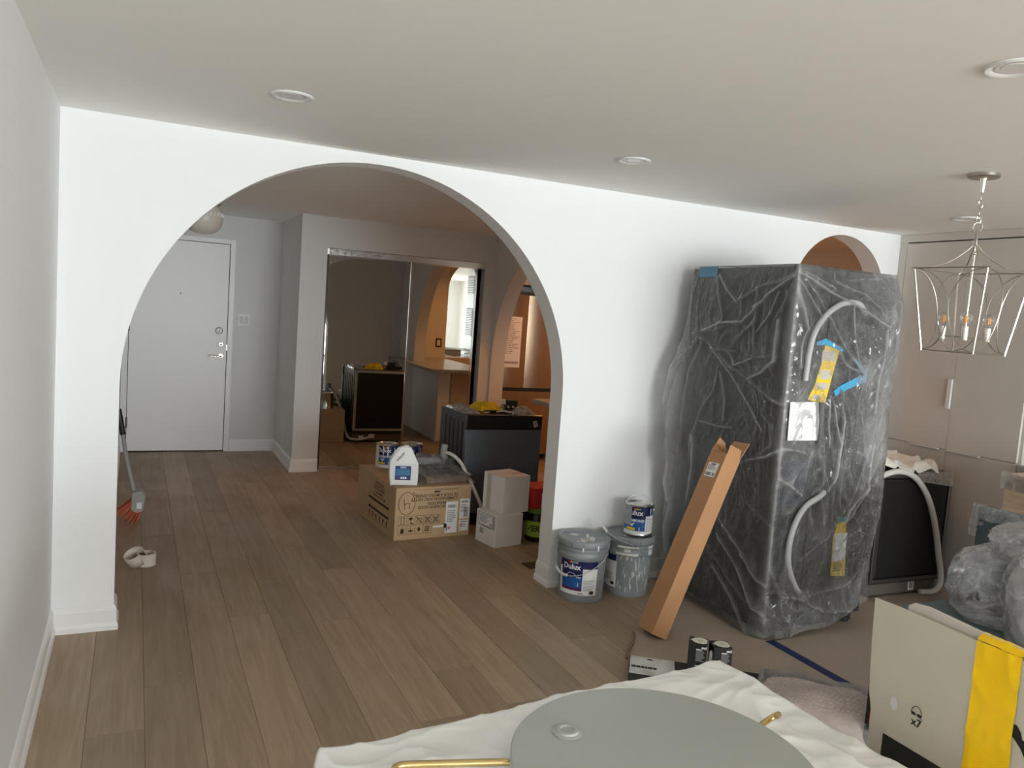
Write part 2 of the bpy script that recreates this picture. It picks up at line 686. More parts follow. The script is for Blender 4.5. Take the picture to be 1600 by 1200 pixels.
def arch_wall(name, u0, u1, openings, to3d, material, back=None):
    """wall panel with round-headed openings; opening = (centre, radius, springing height, sill)"""
    mb = MB()
    us = {u0, u1}
    NSEG = 56
    for c, r, s, sill in openings:
        for i in range(NSEG + 1):
            us.add(round(c - r * math.cos(PI * i / NSEG), 5))
    us = sorted(us)

    def span(u, op):
        c, r, s, sill = op
        d = max(0.0, r * r - (u - c) ** 2)
        return sill, s + math.sqrt(d)
    for a, b in zip(us[:-1], us[1:]):
        mid = (a + b) / 2
        op = next((o for o in openings if abs(mid - o[0]) < o[1]), None)
        pieces = []
        if op is None:
            pieces.append(((0, H), (0, H)))
        else:
            la, ha = span(a, op)
            lb, hb = span(b, op)
            pieces.append(((ha, H), (hb, H)))
            if op[3] > 0:
                pieces.append(((0, la), (0, lb)))
        for (za0, za1), (zb0, zb1) in pieces:
            for t in (0, 1):
                mb.add([to3d(a, za0, t), to3d(b, zb0, t), to3d(b, zb1, t), to3d(a, za1, t)], [(0, 1, 2, 3)] if t == 0 else [(3, 2, 1, 0)], material)
        if op is not None:
            mb.add([to3d(a, ha, 0), to3d(b, hb, 0), to3d(b, hb, 1), to3d(a, ha, 1)], [(3, 2, 1, 0)], material)
            if op[3] > 0:
                mb.add([to3d(a, la, 0), to3d(b, lb, 0), to3d(b, lb, 1), to3d(a, la, 1)], [(0, 1, 2, 3)], material)
    for c, r, s, sill in openings:
        for u in (c - r, c + r):
            mb.add([to3d(u, sill, 0), to3d(u, s, 0), to3d(u, s, 1), to3d(u, sill, 1)], [(0, 1, 2, 3)], material)
    for u in (u0, u1):
        mb.add([to3d(u, 0, 0), to3d(u, H, 0), to3d(u, H, 1), to3d(u, 0, 1)], [(0, 1, 2, 3)], material)
    mb.add([to3d(u0, H, 0), to3d(u1, H, 0), to3d(u1, H, 1), to3d(u0, H, 1)], [(0, 1, 2, 3)], material)
    me_b = mb
    o = me_b.build(name, fix=False)
    b = bmesh.new()
    b.from_mesh(o.data)
    bmesh.ops.remove_doubles(b, verts=list(b.verts), dist=1e-5)
    bmesh.ops.recalc_face_normals(b, faces=list(b.faces))
    if back is not None:
        o.data.materials.append(M_cream)
        o.data.materials.append(M_hall)
        for fc in b.faces:
            c_ = fc.calc_center_median()
            fc.material_index = int(back(c_))
    b.to_mesh(o.data)
    b.free()
    return struct(o)


# floor: sub-floor slab and single oak planks
YP = -4.70         # planks are built one by one up to here, behind the camera the boards are one slab
mb = MB()
mb.box((-0.2, YP, -0.12), (XR + 0.2, YF + 0.2, -0.012), M_joint)
floor = struct(mb.build('floor'))
mb = MB()
mb.box((-0.2, YB - 0.2, -0.12), (XR2 + 0.2, YP, 0.0), M_plank)
mb.box((XR + 0.2, YP, -0.12), (XR2 + 0.2, -3.0, 0.0), M_plank)
struct(mb.build('floor_window_end'))
PW = 0.2015
PH = 0.012
plank_cache = {}


def plank_mesh(w, l):
    key = (round(w, 4), round(l, 3))
    if key not in plank_cache:
        mb = MB()
        g, c = 0.0004, 0.0013
        x0, x1, y0, y1 = -w / 2 + g, w / 2 - g, -l / 2 + g, l / 2 - g
        v = [(x0, y0, -PH), (x1, y0, -PH), (x1, y1, -PH), (x0, y1, -PH),
             (x0, y0, -c), (x1, y0, -c), (x1, y1, -c), (x0, y1, -c),
             (x0 + c, y0 + c, 0), (x1 - c, y0 + c, 0), (x1 - c, y1 - c, 0), (x0 + c, y1 - c, 0)]
        f = [(8, 9, 10, 11)]
        for k in (0, 4):
            for i in range(4):
                j = (i + 1) % 4
                f.append((k + i, k + j, k + 4 + j, k + 4 + i))
        mb.add(v, f, M_plank)
        o = mb.build('plank')
        plank_cache[key] = o.data
        bpy.data.objects.remove(o)
    return plank_cache[key]


rows = []
x = -0.0065
k = 0
while x < XR:
    rows.append((x, min(x + PW, XR)))
    x += PW
LENS = (2.2, 1.9, 1.6, 1.3)
FIX = {1: -1.02, 4: 0.0, 5: 0.53}
for i, (a, b) in enumerate(rows):
    y = YP - rnd.random() * 1.2
    if i in FIX:
        y = FIX[i] - 4.2
    while y < YF:
        l = 2.1 if i in FIX else rnd.choice(LENS)
        y1 = min(y + l, YF)
        y0 = max(y, YP)
        if y1 - y0 > 0.05:
            w = b - a
            o = bpy.data.objects.new('plank', plank_mesh(w, y1 - y0))
            o.location = ((a + b) / 2, (y0 + y1) / 2, 0)
            o.parent = floor
            COL.objects.link(o)
        y += l
struct(MB().box((-0.2, YB - 0.2, H), (XR2 + 0.2, YF + 0.2, H + 0.12), M_ceil).build('ceiling'))
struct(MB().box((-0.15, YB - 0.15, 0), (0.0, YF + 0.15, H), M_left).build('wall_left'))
# main partition with the big arch and the small pass-through arch
arch_wall('wall_arch', 0.0, XR, [(1.466, 1.201, 1.19, 0.0), (4.86, 0.452, 1.93, 0.93)],
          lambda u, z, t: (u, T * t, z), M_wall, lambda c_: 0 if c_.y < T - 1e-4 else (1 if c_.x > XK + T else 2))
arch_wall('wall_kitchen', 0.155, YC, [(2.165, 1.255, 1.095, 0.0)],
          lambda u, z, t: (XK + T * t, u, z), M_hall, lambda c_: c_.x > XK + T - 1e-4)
struct(MB().box((-0.0, YF, 0), (XR + 0.15, YF + 0.15, H), M_hall).build('wall_far'))
struct(MB().box((0.0, T, 0), (HX, YF, H), M_hall).build('wall_hall_left'))
mb = MB()
XO, XO2, ZO = 1.945, 3.575, 2.15
mb.box((XS, YC, 0), (XO, YC + 0.11, H), M_hall)
mb.box((XO2, YC, 0), (XK + T, YC + 0.11, H), M_hall)
mb.box((XO, YC, ZO), (XO2, YC + 0.11, H), M_hall)
mb.box((XS, YC + 0.11, 0), (XS + 0.11, YF, H), M_hall)
mb.box((XK, YC + 0.11, 0), (XK + T, YF, H), M_wall)
struct(mb.build('wall_closet'))
mb = MB()
mb.box((XS + 0.11, YF - 0.012, 0.0), (XK, YF - 0.002, H), M_dark)
mb.box((XS + 0.111, YC + 0.12, 0.0), (XS + 0.118, YF - 0.012, H), M_dark)
mb.box((XK - 0.008, YC + 0.12, 0.0), (XK - 0.001, YF - 0.012, H), M_dark)
struct(mb.build('wall_closet_shade'))  # black lining paints the shade of the unlit closet onto its walls
# right wall, stepped out unseen for side light, back wall with the wide window
mb = MB()
mb.box((XR, -3.0, 0), (XR + 0.15, YF + 0.15, H), M_wall)
mb.box((XR + .15, -3.0, 0), (XR2 + .15, -2.85, H), M_wall)
mb.box((XR2, YB - .15, 0), (XR2 + .15, -3.0, H), M_wall)
struct(mb.build('wall_right'))
BX0, BX1, BZ0, BZ1 = 1.0, 7.0, 0.10, 2.38
mb = MB()
mb.box((-0.15, YB - 0.15, 0), (BX0, YB, H), M_wall)
mb.box((BX1, YB - 0.15, 0), (XR2 + 0.15, YB, H), M_wall)
mb.box((BX0, YB - 0.15, 0), (BX1, YB, BZ0), M_wall)
mb.box((BX0, YB - 0.15, BZ1), (BX1, YB, H), M_wall)
struct(mb.build('wall_back'))


def window(name, a, b, z0, z1, to3d, n):
    mb = MB()

    def bar(u0, u1, w0, w1):
        lo = to3d(u0, w0, 0.04)
        hi = to3d(u1, w1, 0.10)
        mb.box([min(p, q) for p, q in zip(lo, hi)], [max(p, q) for p, q in zip(lo, hi)], M_gasket)
    bar(a, a + .05, z0, z1); bar(b - .05, b, z0, z1); bar(a + .05, b - .05, z0, z0 + .05); bar(a + .05, b - .05, z1 - .05, z1)
    for i in range(1, n):
        u = a + (b - a) * i / n
        bar(u - .03, u + .03, z0 + .05, z1 - .05)
    bar(a + .05, b - .05, 1.86, 1.91)
    o = struct(mb.build(name))
    return o


window('window_1', BX0, BX1, BZ0, BZ1, lambda u, z, d: (u, YB - d, z), 3)

# baseboards: stepped profile swept along a wall line (list of 2-D points, wall on the left-hand side when out = +1)
PROF = [(0.0, 0.0), (0.0215, 0.0), (0.0215, 0.022), (0.017, 0.036), (0.0135, 0.040), (0.0135, 0.098), (0.0115, 0.106), (0.0055, 0.120), (0.0, 0.124)]


def baseboard(name, pts, side=1):
    mb = MB()
    P = [Vector((p[0], p[1])) for p in pts]
    N = len(P)
    nrm = []
    for i in range(N - 1):
        d = (P[i + 1] - P[i]).normalized()
        nrm.append(Vector((-d.y, d.x)) * side)
    offs = []
    for i in range(N):
        if i == 0:
            offs.append(nrm[0])
        elif i == N - 1:
            offs.append(nrm[-1])
        else:
            m_ = (nrm[i - 1] + nrm[i]).normalized()
            offs.append(m_ / max(0.3, m_.dot(nrm[i])))
    K = len(PROF)
    v = []
    for i in range(N):
        for d, z in PROF:
            q = P[i] + offs[i] * d
            v.append((q.x, q.y, z))
    f = []
    for i in range(N - 1):
        for k in range(K - 1):
            f.append((i * K + k, i * K + k + 1, (i + 1) * K + k + 1, (i + 1) * K + k))
    f.append(tuple(range(K)))
    f.append(tuple((N - 1) * K + k for k in range(K)))
    mb.add(v, f, M_trim)
    return struct(mb.build(name))


AL, AR = 1.466 - 1.201, 1.466 + 1.201
baseboard('baseboard_left', [(0, YB), (0, 0)], -1)
baseboard('baseboard_arch_left', [(0.0, 0), (AL, 0), (AL, T)], -1)
baseboard('baseboard_arch_right', [(AR, T), (AR, 0), (5.42, 0)], -1)
baseboard('baseboard_hall_left', [(HX, T + .005), (HX, YF - 0.03)], -1)
baseboard('baseboard_far', [(1.24, YF), (XS, YF), (XS, YC), (XO, YC)], -1)
baseboard('baseboard_hall_right', [(AR, T), (XK, T)], 1)
baseboard('baseboard_closet', [(XO2, YC), (XK, YC)], -1)

# entrance door
d = bpy.data.objects.new('door_1', None)
COL.objects.link(d)
struct(d)
M_door = mat('door_paint', (0.90, 0.905, 0.905), 0.45, bump=0.02, bscale=120)
MB().box((0.267, YF - 0.016, 0.012), (1.180, YF - 0.001, 2.146), M_door, 0.002).build('door_leaf', d)
mb = MB()
for lo, hi in (((0.205, YF - 0.022, 0), (0.262, YF, 2.20)), ((1.186, YF - 0.022, 0), (1.238, YF, 2.20)), ((0.262, YF - 0.022, 2.151), (1.186, YF, 2.20))):
    mb.box(lo, hi, M_trim, 0.004)
mb.build('door_frame', d)
mb = MB()
mb.box((0.262, YF - 0.004, 0.0), (1.186, YF - 0.001, 0.012), M_dark)
mb.box((1.180, YF - 0.010, 0.012), (1.186, YF - 0.001, 2.151), M_dark)
mb.box((0.262, YF - 0.010, 0.012), (0.267, YF - 0.001, 2.151), M_dark)
mb.box((0.262, YF - 0.010, 2.146), (1.186, YF - 0.001, 2.151), M_dark)
mb.build('door_gap_shade', d)  # dark strips stand in for the shade between leaf and frame
mb = MB()
mb.cyl(0.030, -0.026, -0.016, M_white, 28, (1.103, YF, 1.262), 'Y')
mb.lathe([(0.036, -0.016), (0.036, -0.024), (0.030, -0.0262)], mat('dark_ring', (.10, .10, .10), .4, .6), 28, (1.103, YF, 1.262), 'Y')
mb.box((1.096, YF - .0305, 1.245), (1.110, YF - .026, 1.257), M_greyink)
mb.box((1.101, YF - .0305, 1.257), (1.105, YF - .026, 1.28), M_greyink)
mb.build('door_alarm_lock', d, smooth=True)
mb = MB()
mb.lathe([(0.027, -0.016), (0.027, -0.024), (0.022, -0.03), (0.0001, -0.031)], M_satin, 28, (1.126, YF, 1.121), 'Y')
mb.cyl(0.010, -0.037, -0.031, M_greyink, 14, (1.126, YF, 1.121), 'Y')
mb.build('door_deadbolt', d, smooth=True)
mb = MB()
mb.lathe([(0.027, -0.016), (0.027, -0.024), (0.023, -0.028), (0.0001, -0.029)], M_nickel, 28, (1.126, YF, 1.001), 'Y')
mb.tube(spline([(1.126, YF - .028, 1.001), (1.126, YF - .06, 1.001), (1.10, YF - .068, 1.001), (1.012, YF - .066, 1.001)], 5), 0.0085, M_nickel, 10)
mb.build('door_handle', d, smooth=True)
mb = MB()
mb.cyl(0.007, -0.019, -0.016, M_black, 14, (0.725, YF, 1.619), 'Y')
mb.build('door_peephole', d)
for hz in (0.30, 1.27, 1.95):
    mb = MB()
    mb.cyl(0.009, hz - .055, hz + .055, mat('dark_hinge', (0.16, 0.14, 0.12), 0.35, 0.9), 12, (0.2645, YF - .024, 0))
    mb.build('door_hinge', d, smooth=True)
MB().box((1.179, YF - .018, 1.06), (1.185, YF - .0155, 1.12), M_satin).build('door_strike', d)

# half wall, peninsula cabinet and counter in the kitchen
mb = MB()
mb.box((XK + 0.002, 0.912, 0), (XK + T - .002, 1.97, 0.872), M_wall)
struct(mb.build('wall_half'))
# ---------------------------------------------------------------- light switch
t = thing('light_switch', 'white double rocker switch plate on the wall beside the entrance door', 'switch', (1.343, YF, 1.385))
MB().box((-.058, -.008, -.062), (.058, -.0005, .062), M_paper, 0.003).build('cover_plate', t)
for sx in (-.026, .026):
    MB().box((sx - .017, -.0115, -.034), (sx + .017, -.0075, .034), mat('switch_rocker', (0.28, 0.28, 0.29), 0.3), 0.002).build('rocker', t)


# ---------------------------------------------------------------- recessed lights
def pot_light(name, label, x, y, r=0.062, lit=False):
    t = thing(name, label, 'ceiling light', (x, y, H))
    mb = MB()
    mb.lathe([(r + .018, -0.0005), (r + .018, -.004), (r + .012, -.008), (r, -.006), (r - .006, -.0015)], M_white, 40)
    mb.build('trim_ring', t, smooth=True)
    mb = MB()
    mb.lathe([(r - .006, -.0015), (r - .012, -.004), (r - .02, -.0025), (.036, -.001)], M_white, 40)
    mb.build('baffle', t, smooth=True)
    mb = MB()
    mb.cyl(0.037, -.003, -.0005, emit('lit_warm_lens', (1.0, 0.62, 0.32), 9.0) if lit else mat('lens', (0.86, 0.86, 0.84), 0.25), 28)
    mb.build('lens', t)
    return t


pot_light('pot_light', 'round white recessed ceiling light before the top left of the big arch', 0.85, -0.94)
pot_light('pot_light', 'round white recessed ceiling light above the wall right of the big arch', 2.47, -0.87)
pot_light('pot_light', 'large looking recessed ceiling light at the upper right edge of the picture', 2.49, -2.70)
pot_light('pot_light', 'recessed ceiling light seen behind the chandelier chain near the cabinets', 4.90, -0.88)
pot_light('pot_light', 'recessed ceiling light in the hall in front of the mirrored closet', 2.93, 2.62)
for lx, ly, lb in ((4.45, 1.2, 'lit warm recessed light in the kitchen above the counter'), (4.35, 2.9, 'lit warm recessed light in the kitchen before the refrigerator'),
                   (5.3, 2.0, 'lit warm recessed light deep in the kitchen to the right')):
    pot_light('pot_light', lb, lx, ly, lit=True)

# hall flush light, wrapped
t = thing('flush_ceiling_light', 'round flush ceiling light wrapped in plastic above the entrance door', 'ceiling light', (0.84, 3.40, H))
mb = MB(); mb.cyl(0.14, -.03, -.0005, M_satin, 36); mb.build('base', t, smooth=True)
mb = MB(); mb.lathe([(.12, -.03), (.145, -.06), (.160, -.11), (.162, -.16), (.150, -.21), (.115, -.255), (.06, -.280), (.001, -.287)], mat('cream_shade', (0.66, 0.63, 0.57), 0.35, bump=.1, bscale=30), 40)
mb.build('shade', t, smooth=True)
for i in range(30):
    a = 2 * PI * i / 30
    mb = MB()
    mb.box((.161 * math.cos(a) - .004, .161 * math.sin(a) - .004, -.125), (.161 * math.cos(a) + .004, .161 * math.sin(a) + .004, -.095), M_paper)
    mb.build('bead', t)

# ---------------------------------------------------------------- mirrored sliding doors
t = thing('sliding_mirror_doors', 'pair of mirrored sliding closet doors in a chrome track in the hall', 'closet doors', (0, 0, 0))
mb = MB()
mb.box((XO + .002, YC + .012, ZO - .062), (XO2 - .002, YC + .10, ZO - .002), M_alu, 0.003)
mb.build('top_track', t)
mb = MB()
mb.box((XO + .002, YC + .018, 0.001), (XO2 - .002, YC + .085, 0.013), M_alu, 0.002)
mb.build('bottom_track', t)


def mirror_door(x0, x1, y, edge_=False):
    cx_, y_ = (x0 + x1) / 2, y
    x0, x1, y = x0 - cx_, x1 - cx_, 0.0
    p = MB().box((x0, y, 0.016), (x1, y + .006, ZO - .05), M_mirror).build('mirror', t, (cx_, y_, 0), (0, 0, -.0075))
    mb = MB()
    for a, b in (((x0 - .008, y - .006, .015), (x0 + .012, y + .014, ZO - .045)), ((x1 - .012, y - .006, .015), (x1 + .008, y + .014, ZO - .045)),
                 ((x0 + .012, y - .006, .015), (x1 - .012, y + .014, .04)), ((x0 + .012, y - .006, ZO - .07), (x1 - .012, y + .014, ZO - .045))):
        mb.box(a, b, M_black if (edge_ and a[0] < x0) else M_chrome, 0.002)
    mb.build('frame', p)
    return p


mirror_door(XO + .010, 2.795, YC + .034, True)
mirror_door(2.765, 3.505, YC + .058)
# clear protective film still hanging on the head of the left mirror
v, f = grid(lambda a, b: (XO + .02 + a * .55 * (1 - .2 * b), YC + .010 - .012 * ridge((a * 5, b * 2, 3), 1.2) - .004 * b, ZO - .005 - b * (.07 + .09 * (1 - a) ** 3)), 40, 10)
mb = MB(); mb.add(v, f, M_film); o = mb.build('protective_film', t, smooth=True, angle=False)
set_attr(o, 'haze', [.9 if (k // 41) < 5 else .25 for k in range(len(v))])

# ---------------------------------------------------------------- tall cabinets on the right
t = thing('tall_cabinet', 'tall greige lacquered pantry cabinet with slim handles right of the small arch', 'cabinet', (5.43, 0, 0))
Y0, Y1, YM = -.062, -1.045, -.553
mb = MB()
mb.box((.022, Y1 - .018, 0.0), (.598, -.003, 2.38), M_cab)
mb.box((0.0, -.06, 0.0), (.022, -.003, 2.395), M_cab)
mb.build('carcass', t)
MB().box((-.004, Y1 - .02, 2.385), (.598, -.003, 2.438), M_cab).build('top_filler', t)
MB().box((.05, Y1 - .016, 0.0), (.06, -.062, 0.10), mat('toe_kick', (0.10, 0.085, 0.07), 0.6)).build('toe_kick', t)
for a, b, z0, z1, nm in ((Y0, YM, .938, 2.375, 'door'), (YM, Y1, .938, 2.375, 'door'), (Y0, YM, .105, .934, 'door'), (YM, Y1, .105, .934, 'door')):
    p = MB().box((0, b + .0015, z0), (.02, a - .0015, z1), M_cab, 0.0015).build(nm, t)
    if z0 > .5 and a == Y0:
        MB().box((-.018, b + .004, 1.22), (.0, b + .034, 1.425), M_pull, 0.002).build('handle', p)
    if z0 < .5:
        c0 = (a - .20) if a == Y0 else a - .01
        MB().box((-.016, c0 - .24, z1 - .006), (.012, c0, z1 + .003), M_pull, 0.001).build('handle', p)
    if z0 > .5 and a != Y0:
        pass
# lower run and counter further right
t = thing('base_cabinet_run', 'low greige base cabinet with grey stone counter right of the pantry cabinet', 'cabinet', (5.43, 0, 0))
MB().box((.02, -2.55, .10), (.598, -1.07, .895), M_cab).build('carcass', t)
MB().box((.055, -2.55, 0), (.598, -1.07, .10), mat('toe_kick', (0.10, 0.085, 0.07), 0.6)).build('toe_kick', t)
for a, b in ((-1.07, -1.56), (-1.56, -2.05), (-2.05, -2.55)):
    p = MB().box((0, b + .002, .105), (.02, a - .002, .89), M_cab, .0015).build('door', t)
    MB().box((-.016, b + .1, .884), (.01, a - .1, .893), M_alu, .001).build('handle', p)
MB().box((-.02, -2.56, .897), (.598, -1.067, .932), M_stone, .003).build('counter', t)
MB().box((.585, -2.55, .932), (.598, -1.067, 1.9), M_white).build('backsplash', t)
t = thing('air_handler', 'tall white air unit with two grilles reflected in the right mirror', 'air conditioner', (5.80, -2.1, .933))
MB().box((-.16, -.2, 0), (.18, .2, 1.45), M_white, .012).build('case', t)
for z0, z1 in ((.25, .75), (1.0, 1.32)):
    p = MB().box((-.164, -.15, z0), (-.159, .15, z1), mat('grille_back', (0.2, 0.2, 0.2), .5)).build('grille', t)
    n = int((z1 - z0) / .03)
    for i in range(n):
        mb = MB()
        mb.box((-.172, -.15, z0 + .03 * i + .004), (-.163, .15, z0 + .03 * i + .018), M_white)
        mb.build('slat', p)

# ---------------------------------------------------------------- kitchen beyond the arch
t = thing('kitchen_counter', 'stone topped peninsula counter reaching through the kitchen arch', 'counter', (0, 0, 0))
mb = MB()
mb.box((3.545, .16, .876), (4.40, 2.12, .912), M_stone, .003)
mb.build('worktop', t)
mb = MB()
mb.box((3.862, .16, .0), (4.385, 1.965, .874), M_cab)
mb.build('cabinet_body', t)
MB().box((3.87, 1.966, .10), (4.38, 1.975, .87), M_cream).build('end_panel', t)
t = thing('outlet', 'black ringed wall outlet over the kitchen counter seen in the mirror', 'outlet', (4.30, T + .001, 1.14))
MB().box((-.045, .0, -.065), (.045, .006, .065), M_black, .002).build('surround', t)
MB().box((-.026, .004, -.045), (.026, .009, .045), M_paper, .002).build('face', t)

t = thing('refrigerator', 'stainless french door refrigerator with an instruction sheet in the kitchen', 'refrigerator', (0, 0, 0))
FX0, FX1, FS, FY = 3.885, 4.63, 4.253, 3.74
MB().box((FX0 + .01, FY + .07, .02), (FX1 - .01, YF - .03, 1.86), M_charcoal).build('body', t)


def fdoor(x0, x1, z0, z1, name):
    n = 10
    pr = [(x0 + (x1 - x0) * i / n, -.012 * (1 - (2 * i / n - 1) ** 2) - .0) for i in range(n + 1)]
    poly = [(p[0], FY + p[1]) for p in pr] + [(x1, FY + .062), (x0, FY + .062)]
    mb = MB()
    mb.prism(poly, (0, 0, 1), z1 - z0, M_stain, (0, 0, z0), (1, 0, 0), (0, 1, 0))
    return mb.build(name, t, smooth=True, angle=30)


dl = fdoor(FX0, FS - .003, .835, 1.885, 'door')
fdoor(FS + .003, FX1, .835, 1.885, 'door')
fdoor(FX0, FX1, .08, .795, 'freezer_drawer')
MB().box((FX0 + .01, FY + .004, .797), (FX1 - .01, FY + .06, .833), M_black).build('seam', t)
MB().box((FX0 + .02, FY - .01, 1.862), (FX1 - .02, FY + .3, 1.90), M_charcoal).build('hinge_cover', t)
mb = MB()
mb.box((FX0 + .01, FY - .0135, 1.06), (FS - .07, FY - .0125, 1.62), M_paper)
lines(mb, (FX0 + .03, FY - .0142, 1.60), (1, 0, 0), (0, 0, 1), .25, .40, 20, M_greyink, 5, .45)
mb.box((FX0 + .03, FY - .0142, 1.10), (FS - .09, FY - .0136, 1.125), M_greyink)
mb.build('instruction_sheet', dl)
# upper cabinets
t = thing('kitchen_upper_cabinet', 'warm lit cabinet boxed in above the kitchen refrigerator', 'cabinet', (0, 0, 0))
MB().box((3.862, FY + .14, 1.98), (5.98, YF - .003, 2.436), M_cream).build('carcass', t)
for i in range(5):
    a = 3.87 + i * .42
    MB().box((a + .002, FY + .119, 1.985), (a + .418, FY + .139, 2.43), M_cream, .002).build('door', t)
t = thing('kitchen_wall_cabinet', 'brown lit tall kitchen cabinet seen through the small arch', 'cabinet', (0, 0, 0))
MB().box((4.70, FY + .02, .0), (5.98, YF - .003, 1.975), M_kwood).build('carcass', t)
for i in range(3):
    a = 4.705 + i * .425
    p = MB().box((a + .002, FY, .10), (a + .421, FY + .018, 1.97), M_kwood, .002).build('door', t)
    MB().box((a + .02, FY - .02, 1.0), (a + .03, FY, 1.2), M_alu).build('handle', p)
# ================================================================ things in the hall


def drips(mb, rad, zt, n, seed, slope=0.0, a0=0, a1=2 * PI, lmax=.09, wmin=.004, wmax=.012):
    q = random.Random(seed)
    for i in range(n):
        a = a0 + (a1 - a0) * q.random()
        w = q.uniform(wmin, wmax) / rad
        l = q.uniform(.015, lmax)
        z1 = zt - q.random() * .03
        sector(mb, rad + .0011 + slope * (z1 - l), rad + .0011 + slope * z1, z1 - l, z1, a - w / 2, a + w / 2, M_paintdrip, 2, 1)


def paint_can(name, label, loc, face, style=0, group='gallon paint cans'):
    """one-gallon tin: body, lid, wire bail, printed label; face = angle of the label centre"""
    r, h = .0845, .190
    t = thing(name, label, 'paint can', loc, (0, 0, face), group)
    mb = MB()
    mb.lathe([(.001, .002), (r - .004, .002), (r, .0), (r + .0015, .003), (r + .0015, .007), (r, .010), (r, h - .012), (r + .002, h - .009), (r + .002, h - .001), (r - .003, h)], M_tin, 44)
    body = mb.build('body', t, smooth=True)
    mb = MB()
    mb.lathe([(r - .003, h), (r - .008, h - .001), (r - .011, h - .007), (r - .016, h - .008), (r - .019, h - .001), (r - .024, h + .0005), (r - .03, h - .006), (.001, h - .006)], M_tin, 44)
    mb.build('lid', t, smooth=True)
    mb = MB()
    R_ = r + .0008
    if style != 2:
        sector(mb, R_, R_, .012, .030, -1.5, 1.5, M_paper, 30)
        sector(mb, R_, R_, .030, h - .016, -1.5, 1.5, M_blue, 30)
    else:
        sector(mb, R_, R_, .012, h - .016, -1.5, 1.5, M_navy, 30)
    e = R_ + .0006
    sector(mb, e, e, .105, h - .014, -1.15, .95, M_navy, 24)
    sector(mb, e, e, .012, .125, .42, 1.32, M_paper, 14)
    sector(mb, e, e, .034, .05, -1.0, -.3, M_yellow, 10)
    lab = mb.build('label', body, smooth=True, angle=False)
    mb = MB()
    text_cyl(mb, 'Dulux', .046, e + .0006, -.45, .142, M_paper, .02)
    for i, m_ in enumerate((M_red, M_orange, M_yellow, M_green, M_lightblue)):
        sector(mb, e + .0008, e + .0008, .162, .170, -.46 + i * .10, -.37 + i * .10, m_, 2)
    text_cyl(mb, 'DIAMOND', .024, e + .0006, -.32, .094, M_paper, .025)
    mb.add([((e + .0006) * math.cos(a), (e + .0006) * math.sin(a), z) for a, z in ((-.75, .08), (-.55, .054), (-.35, .08))], [(0, 1, 2)], M_paper)
    text_cyl(mb, '1', .03, e + .0006, .0, .043, M_paper, .03)
    for i in range(9):
        sector(mb, e + .0007, e + .0007, .030 + i * .009, .0335 + i * .009, .48, .48 + .5 + .25 * ((i * 7) % 3) / 2, M_greyink, 5)
    mb.build('lettering', lab)
    mb = MB()
    if style:
        drips(mb, R_ + .0012, h - .004, 7, 11 + style, a0=-1.5, a1=1.5, lmax=.12)
    else:
        drips(mb, R_ + .0012, h - .004, 3, 3, a0=.6, a1=1.5, lmax=.05)
    if style == 1:
        sector(mb, R_ + .002, R_ + .002, .02, h - .01, -1.7, -.95, M_paintdrip, 8)
    if style == 0:
        sector(mb, R_ + .002, R_ + .002, .06, h - .012, -1.35, -.62, mat('grey_smear', (0.30, 0.32, 0.32), .5, var=.25, vscale=30), 8)
    mb.build('paint_drips', body)['kind'] = 'stuff'
    return t, r, h


def bail(parent, r, z, lean, material=None, n=26, drop=0.0, rad=.0022, plane=0.0):
    """wire handle from ear to ear; lean = angle from horizontal the loop stands at"""
    u = Vector((math.cos(plane), math.sin(plane), 0))
    w = Vector((-u.y, u.x, 0))
    pts = []
    for i in range(n + 1):
        a = PI * i / n
        k = r * math.sin(a) * 1.02
        pts.append(u * (r * math.cos(a)) + w * (k * math.cos(lean)) + Vector((0, 0, z + k * math.sin(lean))))
    mb = MB()
    mb.tube(pts, rad, material or M_alu, 8)
    for s in (1, -1):
        mb.ball(u * (r * s) + Vector((0, 0, z)), .008, material or M_alu, 10, 6)
    return mb.build('handle', parent, smooth=True)


# microwave carton
BX = (2.0113, 1.1008, 0.0)
t = thing('microwave_carton', 'large brown microwave hood carton printed upside down on the hall floor', 'box', BX, (0, 0, .0679))
bw, bd, bh = .5914, .8252, .380
mb = MB()
mb.box((0, 0, 0), (bw, bd, bh - .004), M_card, .003)
body = mb.build('carton_body', t)
mb = MB()
mb.box((.001, .001, bh - .004), (bw - .001, bd / 2 - .0015, bh), M_card)
mb.box((.001, bd / 2 + .0015, bh - .004), (bw - .001, bd - .001, bh), M_card)
mb.build('top_flaps', t)
mb = MB()
F0 = -.0008
X1, Z1 = Vector((-1, 0, 0)), Vector((0, 0, -1))      # print runs upside down
for s, zc, xc in (('MICROWAVE HOOD', .232, .300), ('COMBINATION', .258, .345), ('COMBINAISON AVEC HOTTE', .290, .300), ('DE FOUR \u00c0 MICRO-ONDES', .317, .315)):
    text_flat(mb, s, .030, (xc, F0, zc), X1, Z1, M_brownink, .015, sx=.93)
mb.quad((.135, F0, .362), (.50, F0, .362), (.50, F0, .3605), (.135, F0, .3605), M_brownink)
lines(mb, (.30, F0, .356), (1, 0, 0), (0, 0, 1), .18, .006, 1, M_brownink, 3, .6, .1)
mb.box((.29, F0, .336), (.34, F0 + .0004, .347), M_brownink)
mb.build('printing', body)
mb = MB()
ring = [(.085 + .062 * math.cos(a), F0 - .0006, .265 + .082 * math.sin(a)) for a in [2 * PI * i / 30 for i in range(30)]]
mb.tube(ring, .0018, M_ink, 4, closed=True)
mb.tube([(.062, F0, .30), (.066, F0, .262), (.072, F0, .222)], .002, M_ink, 4)
mb.tube([(.066, F0, .258), (.10, F0, .268), (.108, F0, .265), (.110, F0, .222)], .002, M_ink, 4)
